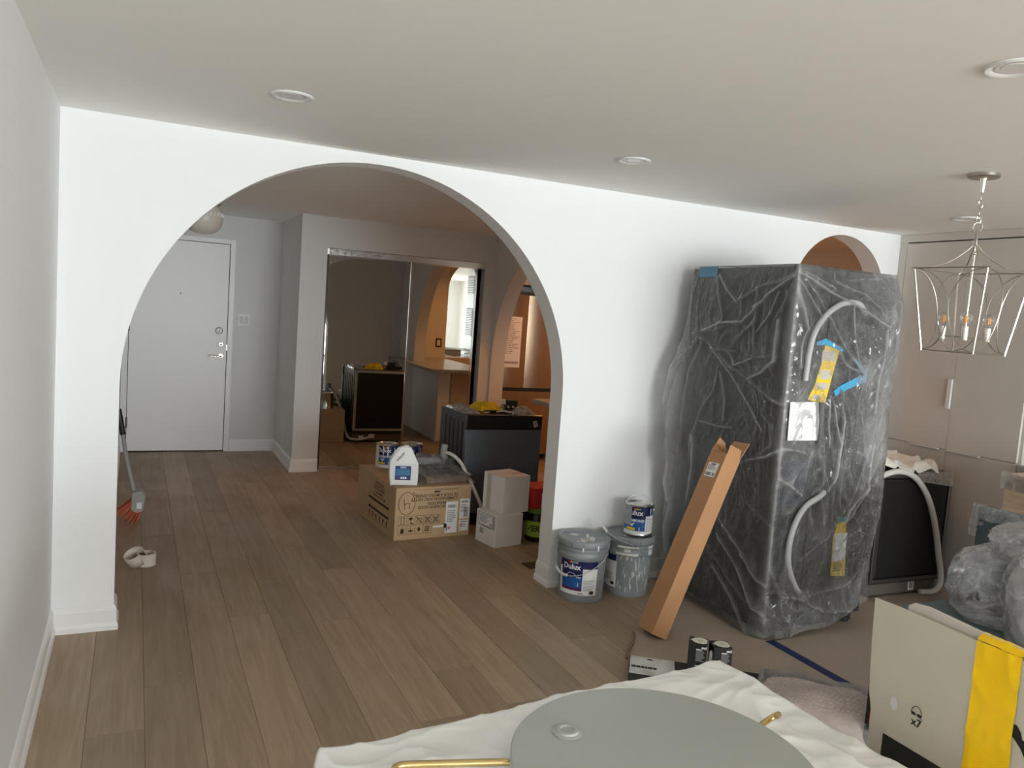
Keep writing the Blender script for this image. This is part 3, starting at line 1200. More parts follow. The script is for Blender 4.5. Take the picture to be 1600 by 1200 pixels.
mb.tube([(.125, F0, .350), (.135, F0, .325), (.150, F0, .318), (.155, F0, .325), (.125, F0, .350)], .0012, M_ink, 4)
mb.build('marker_scribble', body)
mb = MB()
cw, ch = .064, .066
ox, oz = .028, .040
for r_ in range(2):
    n = 5 if r_ else 4
    for i in range(n):
        x0, z0 = ox + i * cw, oz + r_ * ch
        for a, b, c, d in ((x0, z0, x0 + cw, z0 + .002), (x0, z0 + ch, x0 + cw, z0 + ch + .002), (x0, z0, x0 + .002, z0 + ch), (x0 + cw, z0, x0 + cw + .002, z0 + ch)):
            mb.quad((a, F0, b), (c, F0, b), (c, F0, d), (a, F0, d), M_brownink)
        cx, cz = x0 + cw / 2, z0 + ch / 2

        def q(a, b, c, d):
            mb.quad((cx + a, F0, cz + b), (cx + c, F0, cz + b), (cx + c, F0, cz + d), (cx + a, F0, cz + d), M_brownink)

        def tri(*p):
            mb.add([(cx + a, F0, cz + b) for a, b in p], [tuple(range(len(p)))], M_brownink)
        if r_ == 1 and i == 0:
            q(-.014, -.022, -.010, .024); q(.010, -.022, .014, .024); q(-.020, .022, -.004, .026); q(.004, .022, .020, .026); q(-.02, -.026, .02, -.023)
        elif r_ == 1 and i == 1:
            tri((-.02, .02), (-.012, .005), (.0, .002), (.015, .015), (.005, .024)); q(-.002, -.025, .002, .01); tri((-.004, -.02), (.024, -.03), (.026, -.027), (-.002, -.012))
        elif r_ == 1:
            q(-.018, .012, .018, .016); q(-.018, -.018, -.015, .014); q(.015, -.018, .018, .014); q(-.018, -.018, .018, -.015)
            tri((-.027, .026), (-.023, .028), (.027, -.026), (.023, -.028))
            if i != 2:
                tri((.027, .026), (.023, .028), (-.027, -.026), (-.023, -.028))
        elif i == 0:
            q(-.013, -.024, .013, .008); tri((-.003, .008), (.003, .008), (.001, .028), (-.001, .028))
        elif i == 1:
            tri((-.022, -.004), (-.012, -.014), (.0, -.017), (.012, -.014), (.022, -.004)); q(-.001, -.004, .0015, .022)
        elif i == 2:
            tri((-.008, -.014), (.006, -.014), (.011, .0), (.006, .012), (-.004, .016), (-.011, .002))
        else:
            for k in range(3):
                for l in range(3):
                    q(-.017 + l * .012, -.02 + k * .014, -.008 + l * .012, -.010 + k * .014)
mb.build('handling_symbols', body)


def sticker(parent, x0, z0, x1, z1, y, seed, pink=None, name='shipping_label', tilt=0.0):
    mb = MB()
    c, s = math.cos(tilt), math.sin(tilt)
    U = Vector((c, 0, s)); V = Vector((-s, 0, c))
    o = Vector((x0, y, z0))
    w, h = x1 - x0, z1 - z0
    mb.quad(o, o + U * w, o + U * w + V * h, o + V * h, M_paper)
    d = Vector((0, -.0005, 0))
    barcode(mb, o + d + U * (w * .15) + V * (h * .80), U, V, w * .7, h * .10, M_ink, seed)
    lines(mb, o + d + U * (w * .12) + V * (h * .72), U, V, w * .75, h * .40, 7, M_greyink, seed)
    if h < .2 * 1.1 and not pink:
        barcode(mb, o + d + U * (w * .45) + V * (h * .08), U, V, w * .42, h * .5, M_ink, seed + 1)
    else:
        barcode(mb, o + d + U * (w * .08) + V * (h * .06), U, V, w * .12, h * .22, M_ink, seed + 1)
    if pink:
        mb.add([o + d + U * (w * pink[0] + .012 * math.cos(a)) + V * (h * pink[1] + .012 * math.sin(a)) for a in [2 * PI * i / 14 for i in range(14)]], [tuple(range(14))], M_pink)
    return mb.build(name, parent)


sticker(body, .392, .028, .488, .262, F0 - .0004, 21, (.35, .16))
sticker(body, .503, .128, .583, .278, F0 - .0004, 22)
sticker(body, .505, .036, .580, .118, F0 - .0004, 23, (.2, .5))
mb = MB()
mb.box((.300, F0 - .001, .076), (.392, F0, .090), M_paper)
mb.box((.382, F0 - .0012, .068), (.402, F0 - .0004, .10), M_ink)
mb.build('torn_tape', body)
# left-hand face: printed lines and symbols
mb = MB()
YD, ZD = Vector((0, 1, 0)), Vector((0, 0, -1))
for s, zc, sz in (('MICROWAVE HOOD', .235, .040), ('COMBINATION', .262, .036), ('COMBINAISON AVEC', .288, .036), ('HOTTE DE FOUR \u00c0', .312, .036), ('MICRO-ONDES', .335, .036)):
    text_flat(mb, s, sz * .72, (F0, .34, zc), YD, ZD, M_brownink, .02)
for z0 in (.205, .135):
    mb.quad((F0, .12, z0), (F0, .56, z0), (F0, .56, z0 - .018), (F0, .12, z0 - .018), M_brownink)
for i in range(6):
    y0 = .13 + i * .075
    mb.quad((F0, y0, .045), (F0, y0 + .05, .045), (F0, y0 + .05, .047), (F0, y0, .047), M_brownink)
    mb.quad((F0, y0 + .018, .055), (F0, y0 + .032, .055), (F0, y0 + .038, .098), (F0, y0 + .012, .098), M_brownink)
mb.build('side_printing', body)

MT = bh + .0005


def on_carton(lx, ly):
    c, s = math.cos(.0679), math.sin(.0679)
    return (BX[0] + c * lx - s * ly, BX[1] + s * lx + c * ly, MT)


CAMDIR = lambda x, y: math.atan2(-4.16 - y, .3285 - x)
p = (2.150, 1.830)
t, r, h = paint_can('paint_can', 'blue and white paint can streaked with drips on the brown carton, left one', (p[0], p[1], MT), CAMDIR(*p) + .15, 1)
bail(t, r + .004, h * .72, R(-72), plane=R(-20), rad=.0018)
p = (2.345, 1.815)
t, r, h = paint_can('paint_can', 'navy labelled paint can behind the white jug on the brown carton', (p[0], p[1], MT), CAMDIR(*p) + .05, 2)
bail(t, r + .004, h * .72, R(-60), plane=R(10), rad=.0018)

# milky jug with a blue label
t = thing('plastic_jug', 'milky white plastic jug with moulded handle and blue label on the carton', 'jug', (2.095, 1.225, MT + .001), (0, 0, R(-14)), None)
cu = bpy.data.curves.new('jug', 'CURVE')
cu.dimensions = '2D'
cu.fill_mode = 'BOTH'
cu.extrude = .042
cu.bevel_depth = .012
cu.bevel_resolution = 4
K = .022


def poly(pts):
    s = cu.splines.new('POLY')
    s.points.add(len(pts) - 1)
    for q_, p_ in zip(s.points, pts):
        q_.co = (p_[0], p_[1], 0, 1)
    s.use_cyclic_u = True


out = spline([(-.084, .016), (-.072, .012), (.0, .012), (.078, .012), (.090, .018), (.092, .08), (.091, .145), (.086, .165), (.066, .205), (.042, .252), (.034, .262), (.0, .264), (-.020, .263), (-.034, .254), (-.060, .222), (-.084, .186), (-.092, .165), (-.093, .14), (-.092, .08)], 5, True)
poly([(p_[0], p_[1]) for p_ in out])
inn = spline([(-.072, .172), (-.060, .160), (-.036, .176), (-.006, .206), (.006, .232), (-.004, .244), (-.026, .236), (-.054, .202)], 6, True)
poly([(p_[0], p_[1]) for p_ in inn])
ob = bpy.data.objects.new('tmp', cu)
COL.objects.link(ob)
dg = bpy.context.evaluated_depsgraph_get(); dg.update()
me = bpy.data.meshes.new_from_object(ob.evaluated_get(dg))
bpy.data.objects.remove(ob)
for v_ in me.vertices:
    x_, y_, z_ = v_.co
    v_.co = (x_, -z_ * (1.0 if y_ < .16 else max(.55, 1 - (y_ - .16) * 4)), y_)
me.materials.clear(); me.materials.append(M_jug)
me.polygons.foreach_set('material_index', [0] * len(me.polygons))
me.polygons.foreach_set('use_smooth', [True] * len(me.polygons))
me.set_sharp_from_angle(angle=R(50))
o = bpy.data.objects.new('jug_body', me); COL.objects.link(o); o.parent = t
jb = o
mb = MB()
mb.cyl(.020, .274, .284, M_jug, 24, (.010, 0, 0)); mb.build('neck', t, smooth=True)
mb = MB()
mb.box((-.062, -.0555, .040), (.050, -.0545, .142), mat('deep_blue_label', (.02, .06, .20), .4))
lab = mb.build('label', t)
mb = MB()
mb.mats = []
lines(mb, (-.055, -.0562, .118), (1, 0, 0), (0, 0, 1), .10, .048, 8, M_lightblue, 9, .4, .2)
lines(mb, (-.026, -.0562, .135), (1, 0, 0), (0, 0, 1), .040, .009, 1, M_paper, 3, .9, .05)
for i in range(3):
    mb.box((-.022 + i * .015, -.0562, .048), (-.010 + i * .015, -.0557, .064), M_paper)
mb.box((-.038, -.0562, .048), (-.032, -.0557, .060), M_red)
mb.build('lettering', lab)

# metal paint tray wrapped in plastic, with a roller
t = thing('paint_tray', 'shiny metal paint tray with raised ribs wrapped in plastic on the carton', 'paint tray', (2.42, 1.34, MT), (0, 0, R(4)))


def tray(a, b):
    pass


mb = MB()
hw, hd = .185, .16
base = [(-hw + .03, -hd + .03, .004), (hw - .03, -hd + .03, .004), (hw - .03, hd - .03, .05), (-hw + .03, hd - .03, .05)]
rim = [(-hw, -hd, .062), (hw, -hd, .062), (hw, hd, .086), (-hw, hd, .086)]
rim2 = [(-hw - .012, -hd - .012, .060), (hw + .012, -hd - .012, .060), (hw + .012, hd + .012, .084), (-hw - .012, hd + .012, .084)]
mb.add(base + rim + rim2, [(0, 1, 2, 3)] + [(i, (i + 1) % 4, 4 + (i + 1) % 4, 4 + i) for i in range(4)] + [(4 + i, 4 + (i + 1) % 4, 8 + (i + 1) % 4, 8 + i) for i in range(4)], M_tin)
mb.build('tray_pan', t)
for i in range(4):
    x0 = -.13 + i * .085
    mb = MB()
    mb.add([(x0 - .012, -hd + .012, .045), (x0 + .012, -hd + .012, .045), (x0, -hd + .045, .008), (x0 - .014, hd - .014, .083), (x0 + .014, hd - .014, .083), (x0, hd - .05, .05)],
           [(0, 1, 2), (3, 4, 5), (0, 2, 5, 3), (1, 2, 5, 4)], M_tin)
    mb.build('rib', t)
mb = MB()
mb.lathe([(.001, -.11), (.026, -.11), (.028, -.10), (.028, .10), (.026, .11), (.001, .11)], mat('roller_nap', (0.50, 0.50, 0.48), .9, bump=.4, bscale=120), 24, (-.03, .11, .118), 'X')
mb.build('roller_sleeve', t, smooth=True)
v, f = grid(lambda a, b: (-hw - .02 + (2 * hw + .04) * a, -hd - .03 + (2 * hd + .06) * b,
                          (.066 + .024 * b) * min(1, min(a, 1 - a, b * .8 + .02, 1 - b) * 9) + .012 * ridge((a * 2, b * 2, 5), 2.4) + .085 * math.exp(-((b - .78) / .13) ** 2) * min(1, 8 * (1 - a), 8 * a) * (.5 + .5 * (a < .75)) + .002), 56, 44)
mb = MB(); mb.add(v, f, M_film); o = mb.build('plastic_wrapping', t, smooth=True, angle=False)
set_attr(o, 'haze', [.3 * ridge((p_[0] * 9, p_[1] * 9, p_[2] * 5), 2.0, 3) for p_ in v])

# white cartons by the pier
t = thing('small_white_carton', 'lower of two stacked white cartons with a grey shipping label', 'box', (2.6551, .7893, 0), (0, 0, .1963), 'stacked white cartons')
w_, d_, h_ = .2382, .2422, .2327
body = MB().box((0, 0, 0), (w_, d_, h_ - .003), M_whitecard, .003).build('carton_body', t)
mb = MB(); mb.box((.001, .001, h_ - .003), (w_ - .001, d_ / 2 - .001, h_), M_whitecard); mb.box((.001, d_ / 2 + .001, h_ - .003), (w_ - .001, d_ - .001, h_), M_whitecard); mb.build('top_flaps', t)
mb = MB()
mb.box((-.0012, .012, .125), (-.0004, d_ - .02, .222), mat('grey_label', (0.42, 0.43, 0.43), .6))
mb.box((-.0018, .045, .135), (-.0012, d_ - .03, .215), M_paper)
lines(mb, (-.0022, d_ - .04, .208), (0, -1, 0), (0, 0, 1), .14, .06, 6, M_greyink, 31)
barcode(mb, (-.0022, .075, .140), (0, -1, 0), (0, 0, 1), .025, .02, M_ink, 5)
mb.box((-.0022, .055, .1255), (-.0012, d_ - .07, .130), M_ink)
mb.build('shipping_label', body)
mb = MB()
lines(mb, (-.0008, d_ - .05, .105), (0, -1, 0), (0, 0, 1), .06, .04, 4, M_ink, 33)
lines(mb, (-.0008, .10, .05), (0, -1, 0), (0, 0, 1), .03, .008, 1, M_greyink, 12, .6)
mb.build('printing', body)
t = thing('small_white_carton', 'upper white carton with dented taped corners on the labelled one', 'box', (2.7120, .8139, h_), (0, 0, .2378), 'stacked white cartons')
h2 = .2678
body = MB().box((0, 0, 0), (w_, d_, h2 - .003), M_whitecard, .005).build('carton_body', t)
mb = MB(); mb.box((.001, .001, h2 - .003), (w_ - .001, d_ / 2 - .001, h2), M_whitecard); mb.box((.001, d_ / 2 + .001, h2 - .003), (w_ - .001, d_ - .001, h2 + .001), M_whitecard); mb.build('top_flaps', t)
mb = MB(); mb.box((-.0012, d_ * .62, .0), (-.0004, d_ * .82, h2 - .002), mat('clear_tape', (0.55, 0.51, 0.46), .3)); mb.build('packing_tape', body); mb = MB(); mb.box((w_ * .62, d_ * .3, h2 + .0002), (w_ * .95, d_ * .5, h2 + .0018), mat('clear_tape', (0.55, 0.51, 0.46), .3)); mb.build('packing_tape', body)

# red carton standing on the green tub in the shade behind the pier
t = thing('protein_tub', 'black tub with a lime green label reading ZERO behind the white cartons', 'tub', (3.06, .93, 0), (0, 0, CAMDIR(3.06, .93)))
mb = MB(); mb.lathe([(.001, 0), (.078, 0), (.088, .012), (.088, .195), (.080, .212), (.076, .215)], M_blackgloss, 36); b_ = mb.build('tub_body', t, smooth=True)
mb = MB(); mb.lathe([(.083, .212), (.083, .240), (.079, .243), (.001, .243)], mat('lime_lid', (0.10, 0.22, 0.03), .45), 36); mb.build('lid', t, smooth=True)
mb = MB(); sector(mb, .0888, .0888, .04, .155, -1.5, 1.5, mat('lime_label', (0.34, 0.46, 0.05), .5), 28); text_cyl(mb, 'ZERO', .062, .0896, -.05, .10, M_ink, .03, sx=.9); mb.build('label', b_)
t = thing('red_carton', 'red and white carton lying on the green labelled tub', 'box', (2.985, .87, .2435), (0, 0, R(12)))
b_ = MB().box((0, 0, 0), (.26, .20, .155), M_red, .003).build('carton_body', t)
mb = MB(); mb.box((.075, -.0012, .004), (.255, -.0004, .12), M_paper); mb.cyl(.016, -.0018, -.001, M_ink, 18, (.11, 0, .095), 'Y'); lines(mb, (.10, -.0018, .06), (1, 0, 0), (0, 0, 1), .12, .03, 3, M_greyink, 4); mb.build('label', b_)

# dishwasher waiting in the hall
t = thing('dishwasher', 'black dishwasher with slate steel door standing loose in the hall', 'dishwasher', (2.622, 1.365, 0))
dw_, dd_, dh_ = .645, .60, .86
mb = MB()
mb.box((.012, .045, .10), (dw_ - .012, dd_, dh_), M_charcoal, .004)
mb.build('tub_body', t)
for i in range(5):
    y0 = .11 + i * .09
    mb = MB(); mb.box((.006, y0, .14), (.014, y0 + .05, .80), M_charcoal, .003)
    mb.build('side_rib', t)
MB().box((0, 0, .10), (dw_, .045, .752), M_slate, .003).build('door_panel', t)
p_ = MB().box((0, -.004, .754), (dw_, .045, dh_ + .006), M_blackgloss, .006).build('control_strip', t)
mb = MB(); c_, s_ = math.cos(.35), math.sin(.35)
mb.add([(.585 + c_ * a - s_ * b, -.0048, .800 + s_ * a + c_ * b) for a, b in ((-.018, -.025), (.018, -.025), (.018, .025), (-.018, .025))], [(0, 1, 2, 3)], mat('grey_sticker', (0.5, 0.5, 0.5), .5))
barcode(mb, (.577, -.0053, .785), (c_, 0, s_), (-s_, 0, c_), .025, .03, M_ink, 8)
mb.build('energy_sticker', p_)
mb = MB(); mb.cyl(.004, -.001, .001, M_black, 10, (.035, 0, .47), 'Y'); mb.build('door_hole', t)
MB().box((.03, .02, .02), (dw_ - .03, .06, .098), M_black).build('kick_plate', t)
mb = MB()
mb.box((.05, dd_ + .001, .16), (dw_ - .02, dd_ + .008, .83), M_bitumen, .003)
mb.build('back_panel', t)
mb = MB()
for a, b, c_, d_2 in ((.03, .83, dw_ - .005, .86), (.03, .14, dw_ - .005, .165), (.02, .14, .05, .86), (dw_ - .03, .14, dw_ - .005, .86)):
    mb.box((a, dd_ - .01, b), (c_, dd_ + .012, d_2), M_alu, .002)
mb.build('back_frame', t)
mb = MB()
mb.box((.02, dd_ - .03, .02), (dw_ - .02, dd_ - .005, .14), mat('brown_base', (0.12, 0.10, 0.085), .5))
mb.box((.22, dd_ - .005, .05), (.29, dd_ - .003, .12), M_paper); mb.box((.10, dd_ - .005, .04), (.16, dd_ - .003, .08), M_paper)
mb.build('base_rear', t)
for sx in (.05, dw_ - .05):
    for sy in (.08, dd_ - .06):
        mb = MB(); mb.cyl(.014, 0, .10, M_black, 12, (sx, sy, 0)); mb.build('foot', t)
# drain hose of this dishwasher: out of the back, round the left side, over the carton
mb = MB()
mb.tube(spline([(-.04, .34, .30), (-.105, .18, .50), (-.16, .02, .572), (-.13, -.06, .575), (-.07, -.10, .52), (-.01, -.125, .41), (.06, -.15, .27), (.10, -.17, .17), (.115, -.18, .10)], 8), .0135, M_hose, 12)
mb.tube(spline([(-.04, .34, .30), (-.04, .46, .16), (-.02, .60, .06), (.08, .66, .045), (.22, .65, .07)], 8), .0135, M_hose, 12)
mb.build('drain_hose', t, smooth=True)
mb = MB(); mb.tube(spline([(-.155, .02, .64), (-.165, .02, .60), (-.16, .03, .55), (-.13, .05, .53)], 5), [.012] + [.026] * 12 + [.020] * 3, mat('grey_clip', (0.32, 0.32, 0.32), .5), 10); mb.build('hose_hook', t, smooth=True)

# litter on the hall dishwasher
def crumple(name, label, cat, loc, sx, sy, h, material, seed, n=34, hz=None, rot=0, lo=.002):
    q = random.Random(seed)
    off = q.random() * 50

    def fn(a, b):
        x_, y_ = (a - .5) * 2, (b - .5) * 2
        e = max(0, 1 - max(abs(x_), abs(y_)) ** 3)
        w = .5 + .5 * noise.noise(Vector((a * 2.5 + off, b * 2.5, 1)))
        z_ = lo + h * e * (.35 + .8 * w) * .8 + h * .5 * ridge((a * 2 + off, b * 2, 7), 1.6) * e
        ed = 1 + .12 * noise.noise(Vector((a * 4 + off, b * 4, 9)))
        return (x_ * sx / 2 * ed, y_ * sy / 2 * ed, z_)
    v, f = grid(fn, n, n)
    mb = MB(); mb.add(v, f, material)
    o = mb.build(name, None, loc, (0, 0, rot), smooth=True, angle=False)
    tag(o, label, cat)
    if hz is not None:
        set_attr(o, 'haze', [hz + .6 * ridge((p_[0] * 12, p_[1] * 12, off), 1.3, 3) for p_ in v])
    return o


DT = dh_ + .001
crumple('plastic_liner', 'crumpled clear plastic and brown paper along the rear top of the hall dishwasher', 'plastic sheet', (2.705, 1.68, DT), .14, .44, .045, M_bag, 4, hz=.35)
crumple('yellow_cloth', 'crumpled bright yellow cloth on top of the hall dishwasher', 'cloth', (2.920, 1.73, DT), .23, .20, .07, mat('yellow_cloth', (0.72, 0.55, 0.02), .85), 12, rot=.3)
crumple('plastic_offcut', 'pale crinkled plastic offcut at the right of the dishwasher top', 'plastic sheet', (3.165, 1.52, DT), .17, .16, .055, M_bag, 17, hz=.3)
t = thing('cable_bundle', 'white coiled cable with a small black plug on the dishwasher top', 'cable', (2.98, 1.50, DT))
mb = MB(); mb.tube(spline([(-.16, 0, .006), (-.08, .03, .008), (0, .01, .018), (.06, -.02, .01), (.02, .03, .02), (-.05, .01, .012), (.05, .03, .015), (.09, .0, .008), (.06, -.06, .008), (.05, -.085, .006)], 6), .005, M_hose, 8); mb.build('cable', t, smooth=True)
MB().box((-.14, .02, .0), (.09, .055, .022), M_black, .004).build('plug_strip', t)
t = thing('green_circuit_box', 'small dark green and black electrical part on the dishwasher top', 'electrical part', (3.135, 1.70, DT), (0, 0, R(-8)))
MB().box((-.045, -.03, .0), (.055, .03, .085), mat('dark_green', (0.012, 0.035, 0.02), .5), .004).build('housing', t)
mb = MB(); mb.box((-.075, -.02, .05), (-.045, .02, .09), M_paper, .003); mb.box((.01, -.0325, .025), (.025, -.0295, .04), M_paper); mb.box((-.03, -.0325, .025), (-.015, -.0295, .04), M_paper); mb.build('connector', t)
MB().box((.055, -.025, .0), (.15, .025, .035), M_black, .006).build('cable_gland', t)

# broom-like scrub brush leaning on the hall wall
t = thing('scrub_brush', 'long handled grey scrub brush with orange bristles leaning in the hall', 'brush', (.335, 1.94, 0))
mb = MB(); mb.tube([(.012, .01, .205), (-.045, .012, .46), (-.070, .014, .62)], [.016, .0145, .0135], M_greyplas, 12); mb.build('handle', t, smooth=True)
mb = MB(); mb.tube([(-.070, .014, .62), (-.088, .015, .72), (-.102, .016, .80)], [.018, .020, .018], M_black, 12); mb.build('grip', t, smooth=True)
mb = MB()
A = Vector((.30, 0, -.95)).normalized()
mb.add([(.00, -.055, .215), (.055, -.055, .225), (.085, -.055, .185), (.070, -.055, .085), (.035, -.055, .070), (-.005, -.055, .09),
        (.00, .055, .215), (.055, .055, .225), (.085, .055, .185), (.070, .055, .085), (.035, .055, .070), (-.005, .055, .09)],
       [(0, 1, 2, 3, 4, 5), (11, 10, 9, 8, 7, 6)] + [(i, (i + 1) % 6, 6 + (i + 1) % 6, 6 + i) for i in range(6)], mat('clear_grey_head', (0.36, 0.36, 0.35), .3))
hd_ = mb.build('head', t)
MB().box((.03, -.0565, .10), (.062, -.0552, .145), M_paper).build('sticker', hd_)
mb = MB()
q = random.Random(5)
for i in range(46):
    a, b = q.random(), q.uniform(-.05, .05)
    s0 = Vector((.06 - .065 * a, b, .082 + .10 * max(0, a - .3)))
    e0 = s0 + Vector((-.075 * (.35 + a) + .01 * q.uniform(-1, 1), b * .5, -.078 - .03 * (1 - a)))
    e0.z = max(e0.z, .003)
    mb.tube([s0, e0], [.0042, .0034], M_bristle, 5)
o = mb.build('bristles', t); o['kind'] = 'stuff'

# masking tape roll half unrolled
t = thing('tape_roll', 'cream tape roll with its loose end looped over on the hall floor', 'tape', (.42, .945, 0), (0, 0, R(8)))
mb = MB(); mb.lathe([(.042, 0), (.055, 0), (.055, .072), (.042, .072), (.042, 0)], M_masking, 36); mb.build('roll', t, smooth=True)
mb = MB()
pts = []
n = 30
U_ = Vector((.88, .1, .47)).normalized(); N_ = Vector((-.45, -.25, .86)).normalized(); V_ = N_.cross(U_)
c0 = Vector((-.062, -.03, .052))
vv = []
for i in range(n + 1):
    a = -.4 + 2 * PI * .86 * i / n
    p_ = c0 + U_ * (.058 * math.cos(a)) + V_ * (.055 * math.sin(a))
    vv += [p_ - N_ * .036, p_ + N_ * .036]
mz = min(p_.z for p_ in vv)
vv = [p_ + Vector((0, 0, .001 - mz)) for p_ in vv]
mb.add(vv, [(2 * i, 2 * i + 1, 2 * i + 3, 2 * i + 2) for i in range(n)], M_masking); o = mb.build('loose_loop', t, smooth=True, angle=False)
sol = o.modifiers.new('thick', 'SOLIDIFY'); sol.thickness = .002

# floor register and specks of debris
t = thing('floor_register', 'dark slotted floor register beside the right foot of the big arch', 'vent', (2.80, .40, 0), (0, 0, R(3)))
MB().box((-.10, -.07, .0), (.05, .05, .004), M_vent, .001).build('plate', t)
for i in range(5):
    MB().box((-.09 + i * .026, -.06, .004), (-.078 + i * .026, .04, .006), M_vent).build('louvre', t)
mb = MB()
q = random.Random(9)
for i in range(70):
    x_, y_ = q.uniform(.5, 2.9), q.uniform(-.9, 2.9)
    if 1.95 < x_ < 2.75 and .95 < y_ < 2.1:
        continue
    s_ = q.uniform(.002, .006)
    a = q.random() * 6.28
    mb.add([(x_ + s_ * math.cos(a + k * 2.1) * (3.0 if (i % 9 == 0 and k == 0) else 1), y_ + s_ * math.sin(a + k * 2.1), .0006) for k in range(3)], [(0, 1, 2)], M_paintdrip)
o = mb.build('plaster_crumbs'); o['kind'] = 'stuff'; o['label'] = 'white plaster crumbs scattered over the oak floor'; o['category'] = 'debris'
# ================================================================ along the arch wall


def pail(loc, label, face, style):
    """five-gallon pail: tapered body, ribs, lid, bail, printed label"""
    t = thing('paint_pail', label, 'bucket', loc, (0, 0, face), 'five gallon paint pails')
    r0, r1, h = .134, .148, .366
    sl = (r1 - r0) / h
    mb = MB()
    mb.lathe([(.001, .004), (r0 - .01, .004), (r0 - .003, .0), (r0, .006), (r0 + sl * .255, .255), (r1 + .004, .262), (r1 + .006, .276), (r1 + .002, .282), (r1 + .002, .302), (r1 + .008, .306), (r1 + .009, .322), (r1, .328), (r1, .34)], M_pail, 56)
    body = mb.build('body', t, smooth=True)
    mb = MB()
    mb.lathe([(r1 + .004, .330), (r1 + .010, .332), (r1 + .012, .345), (r1 + .009, .362), (r1 + .002, .368), (r1 - .008, .368), (r1 - .013, .357), (r1 - .03, .353), (.001, .353)], M_pail, 56)
    lid = mb.build('lid', t, smooth=True)
    mb = MB()
    for i in range(14):
        a = 2 * PI * i / 14
        sector(mb, r1 + .0125, r1 + .0115, .338, .352, a, a + .018, M_black, 1)
    mb.build('lid_notches', lid)['kind'] = 'stuff'
    mb = MB()

    def pt(r_, a, z=0):
        return (r_ * math.cos(a), r_ * math.sin(a), z)
    if style == 0:
        a0, a1 = -1.04, .72
        z0, z1 = .045, .250
        rr = lambda z: r0 + sl * z + .0009
        sector(mb, rr(z0), rr(z1), z0, z1, a0, a1, M_paper, 26)
        e = .0007
        sector(mb, rr(.215) + e, rr(z1) + e, .205, z1, a0 + .02, a1 - .01, M_navy, 24)
        sector(mb, rr(.07) + e, rr(.205) + e, .072, .206, a0 + .14, .06, M_blue, 14)
        sector(mb, rr(.15) + 1.5 * e, rr(.206) + 1.5 * e, .150, .207, a0 + .14, .06, M_navy, 14)
        sector(mb, rr(.07) + 1.5 * e, rr(.09) + 1.5 * e, .070, .086, a0 + .14, .06, M_purple, 14)
        lab = mb.build('label', body, smooth=True, angle=False)
        mb = MB()
        text_cyl(mb, 'Dulux', .046, r0 + .0032, -.42, .212, M_paper, .022, sx=.92, slope=sl)
        for i, m_ in enumerate((M_red, M_orange, M_yellow, M_green, M_lightblue, M_orange)):
            sector(mb, rr(.24) + .002, rr(.25) + .002, .236, .245, -.56 + i * .07, -.50 + i * .07, m_, 2)
        for i in range(6):
            sector(mb, rr(.16) + .0022, rr(.16) + .0022, .149, .157, -.20 + i * .035, -.176 + i * .035, M_paper, 1)
        for i in range(9):
            a_ = 2.6 * i / 8 + .2
            sector(mb, rr(.165) + .0022, rr(.165) + .0022, .152 + .022 * math.sin(a_), .156 + .022 * math.sin(a_), -.42 + .20 * math.cos(a_) - .02, -.42 + .20 * math.cos(a_) + .02, M_paper, 1)
        text_cyl(mb, '1', .032, r0 + .0032, -.12, .107, M_paper, .03, slope=sl)
        text_cyl(mb, '18.9 L', .014, r0 + .0032, .02, .055, M_ink, .02, slope=sl)
        for i in range(14):
            sector(mb, rr(.1) + .0016, rr(.1) + .0016, .075 + i * .0092, .079 + i * .0092, .12, .12 + .42 + .1 * ((i * 5) % 4) / 3, M_greyink, 6)
        sector(mb, rr(.06) + .002, rr(.08) + .002, .052, .072, .40, .60, M_ink, 3)
        mb.build('lettering', lab)
        mb = MB()
        q = random.Random(2)
        for cx, cy, sx, sy in ((-.04, .02, .05, .012), (.02, .05, .055, .018), (.06, .0, .04, .02), (-.05, -.06, .02, .03), (.10, -.03, .03, .014)):
            mb.add([(cx + sx * math.cos(a) * (.7 + .5 * q.random()), cy + sy * math.sin(a) * (.7 + .5 * q.random()), .3545) for a in [2 * PI * i / 12 for i in range(12)]], [tuple(range(12))], M_paintdrip)
        mb.add([(.01, -.02, .355), (.04, .06, .355), (.075, .05, .355), (.045, -.03, .355)], [(0, 1, 2, 3)], mat('cream_sticker', (.55, .52, .45), .6))
        drips(mb, r1 + .011, .36, 8, 6, lmax=.03)
        mb.build('paint_spatter', lid)['kind'] = 'stuff'
    else:
        a0, a1 = -1.62, -.45
        z0, z1 = .05, .252
        rr = lambda z: r0 + sl * z + .0009
        e = .0007
        sector(mb, rr(z0), rr(z1), z0, z1, a0, a1, M_paper, 20)
        sector(mb, rr(.213) + e, rr(z1) + e, .213, z1, a0, a1 - .02, M_navy, 18)
        sector(mb, rr(.07) + e, rr(.213) + e, .075, .214, a0, -1.12, M_blue, 8)
        sector(mb, rr(.14) + 1.5 * e, rr(.213) + 1.5 * e, .140, .2145, a0, -1.12, M_navy, 8)
        lab = mb.build('label', body, smooth=True, angle=False)
        mb = MB()
        for i in range(13):
            sector(mb, rr(.1) + .0016, rr(.1) + .0016, .088 + i * .009, .092 + i * .009, -1.06, -.62 - .1 * ((i * 5) % 4) / 3, M_greyink, 6)
        sector(mb, rr(.07) + .002, rr(.08) + .002, .064, .082, -.72, -.54, M_ink, 3)
        mb.build('lettering', lab)
        mb = MB()
        q = random.Random(8)
        for a, b, z0, z1, dr in ((-.42, .42, .309, .321, .0095), (-.5, .1, .264, .276, .0062), (.05, .42, .262, .278, .0062), (.9, 1.15, .264, .300, .007), (.85, 1.2, .307, .322, .0095), (-.15, .1, .282, .302, .0025)):
            sector(mb, r1 + dr, r1 + dr, z0, z1, a, b, M_paintdrip, 12)
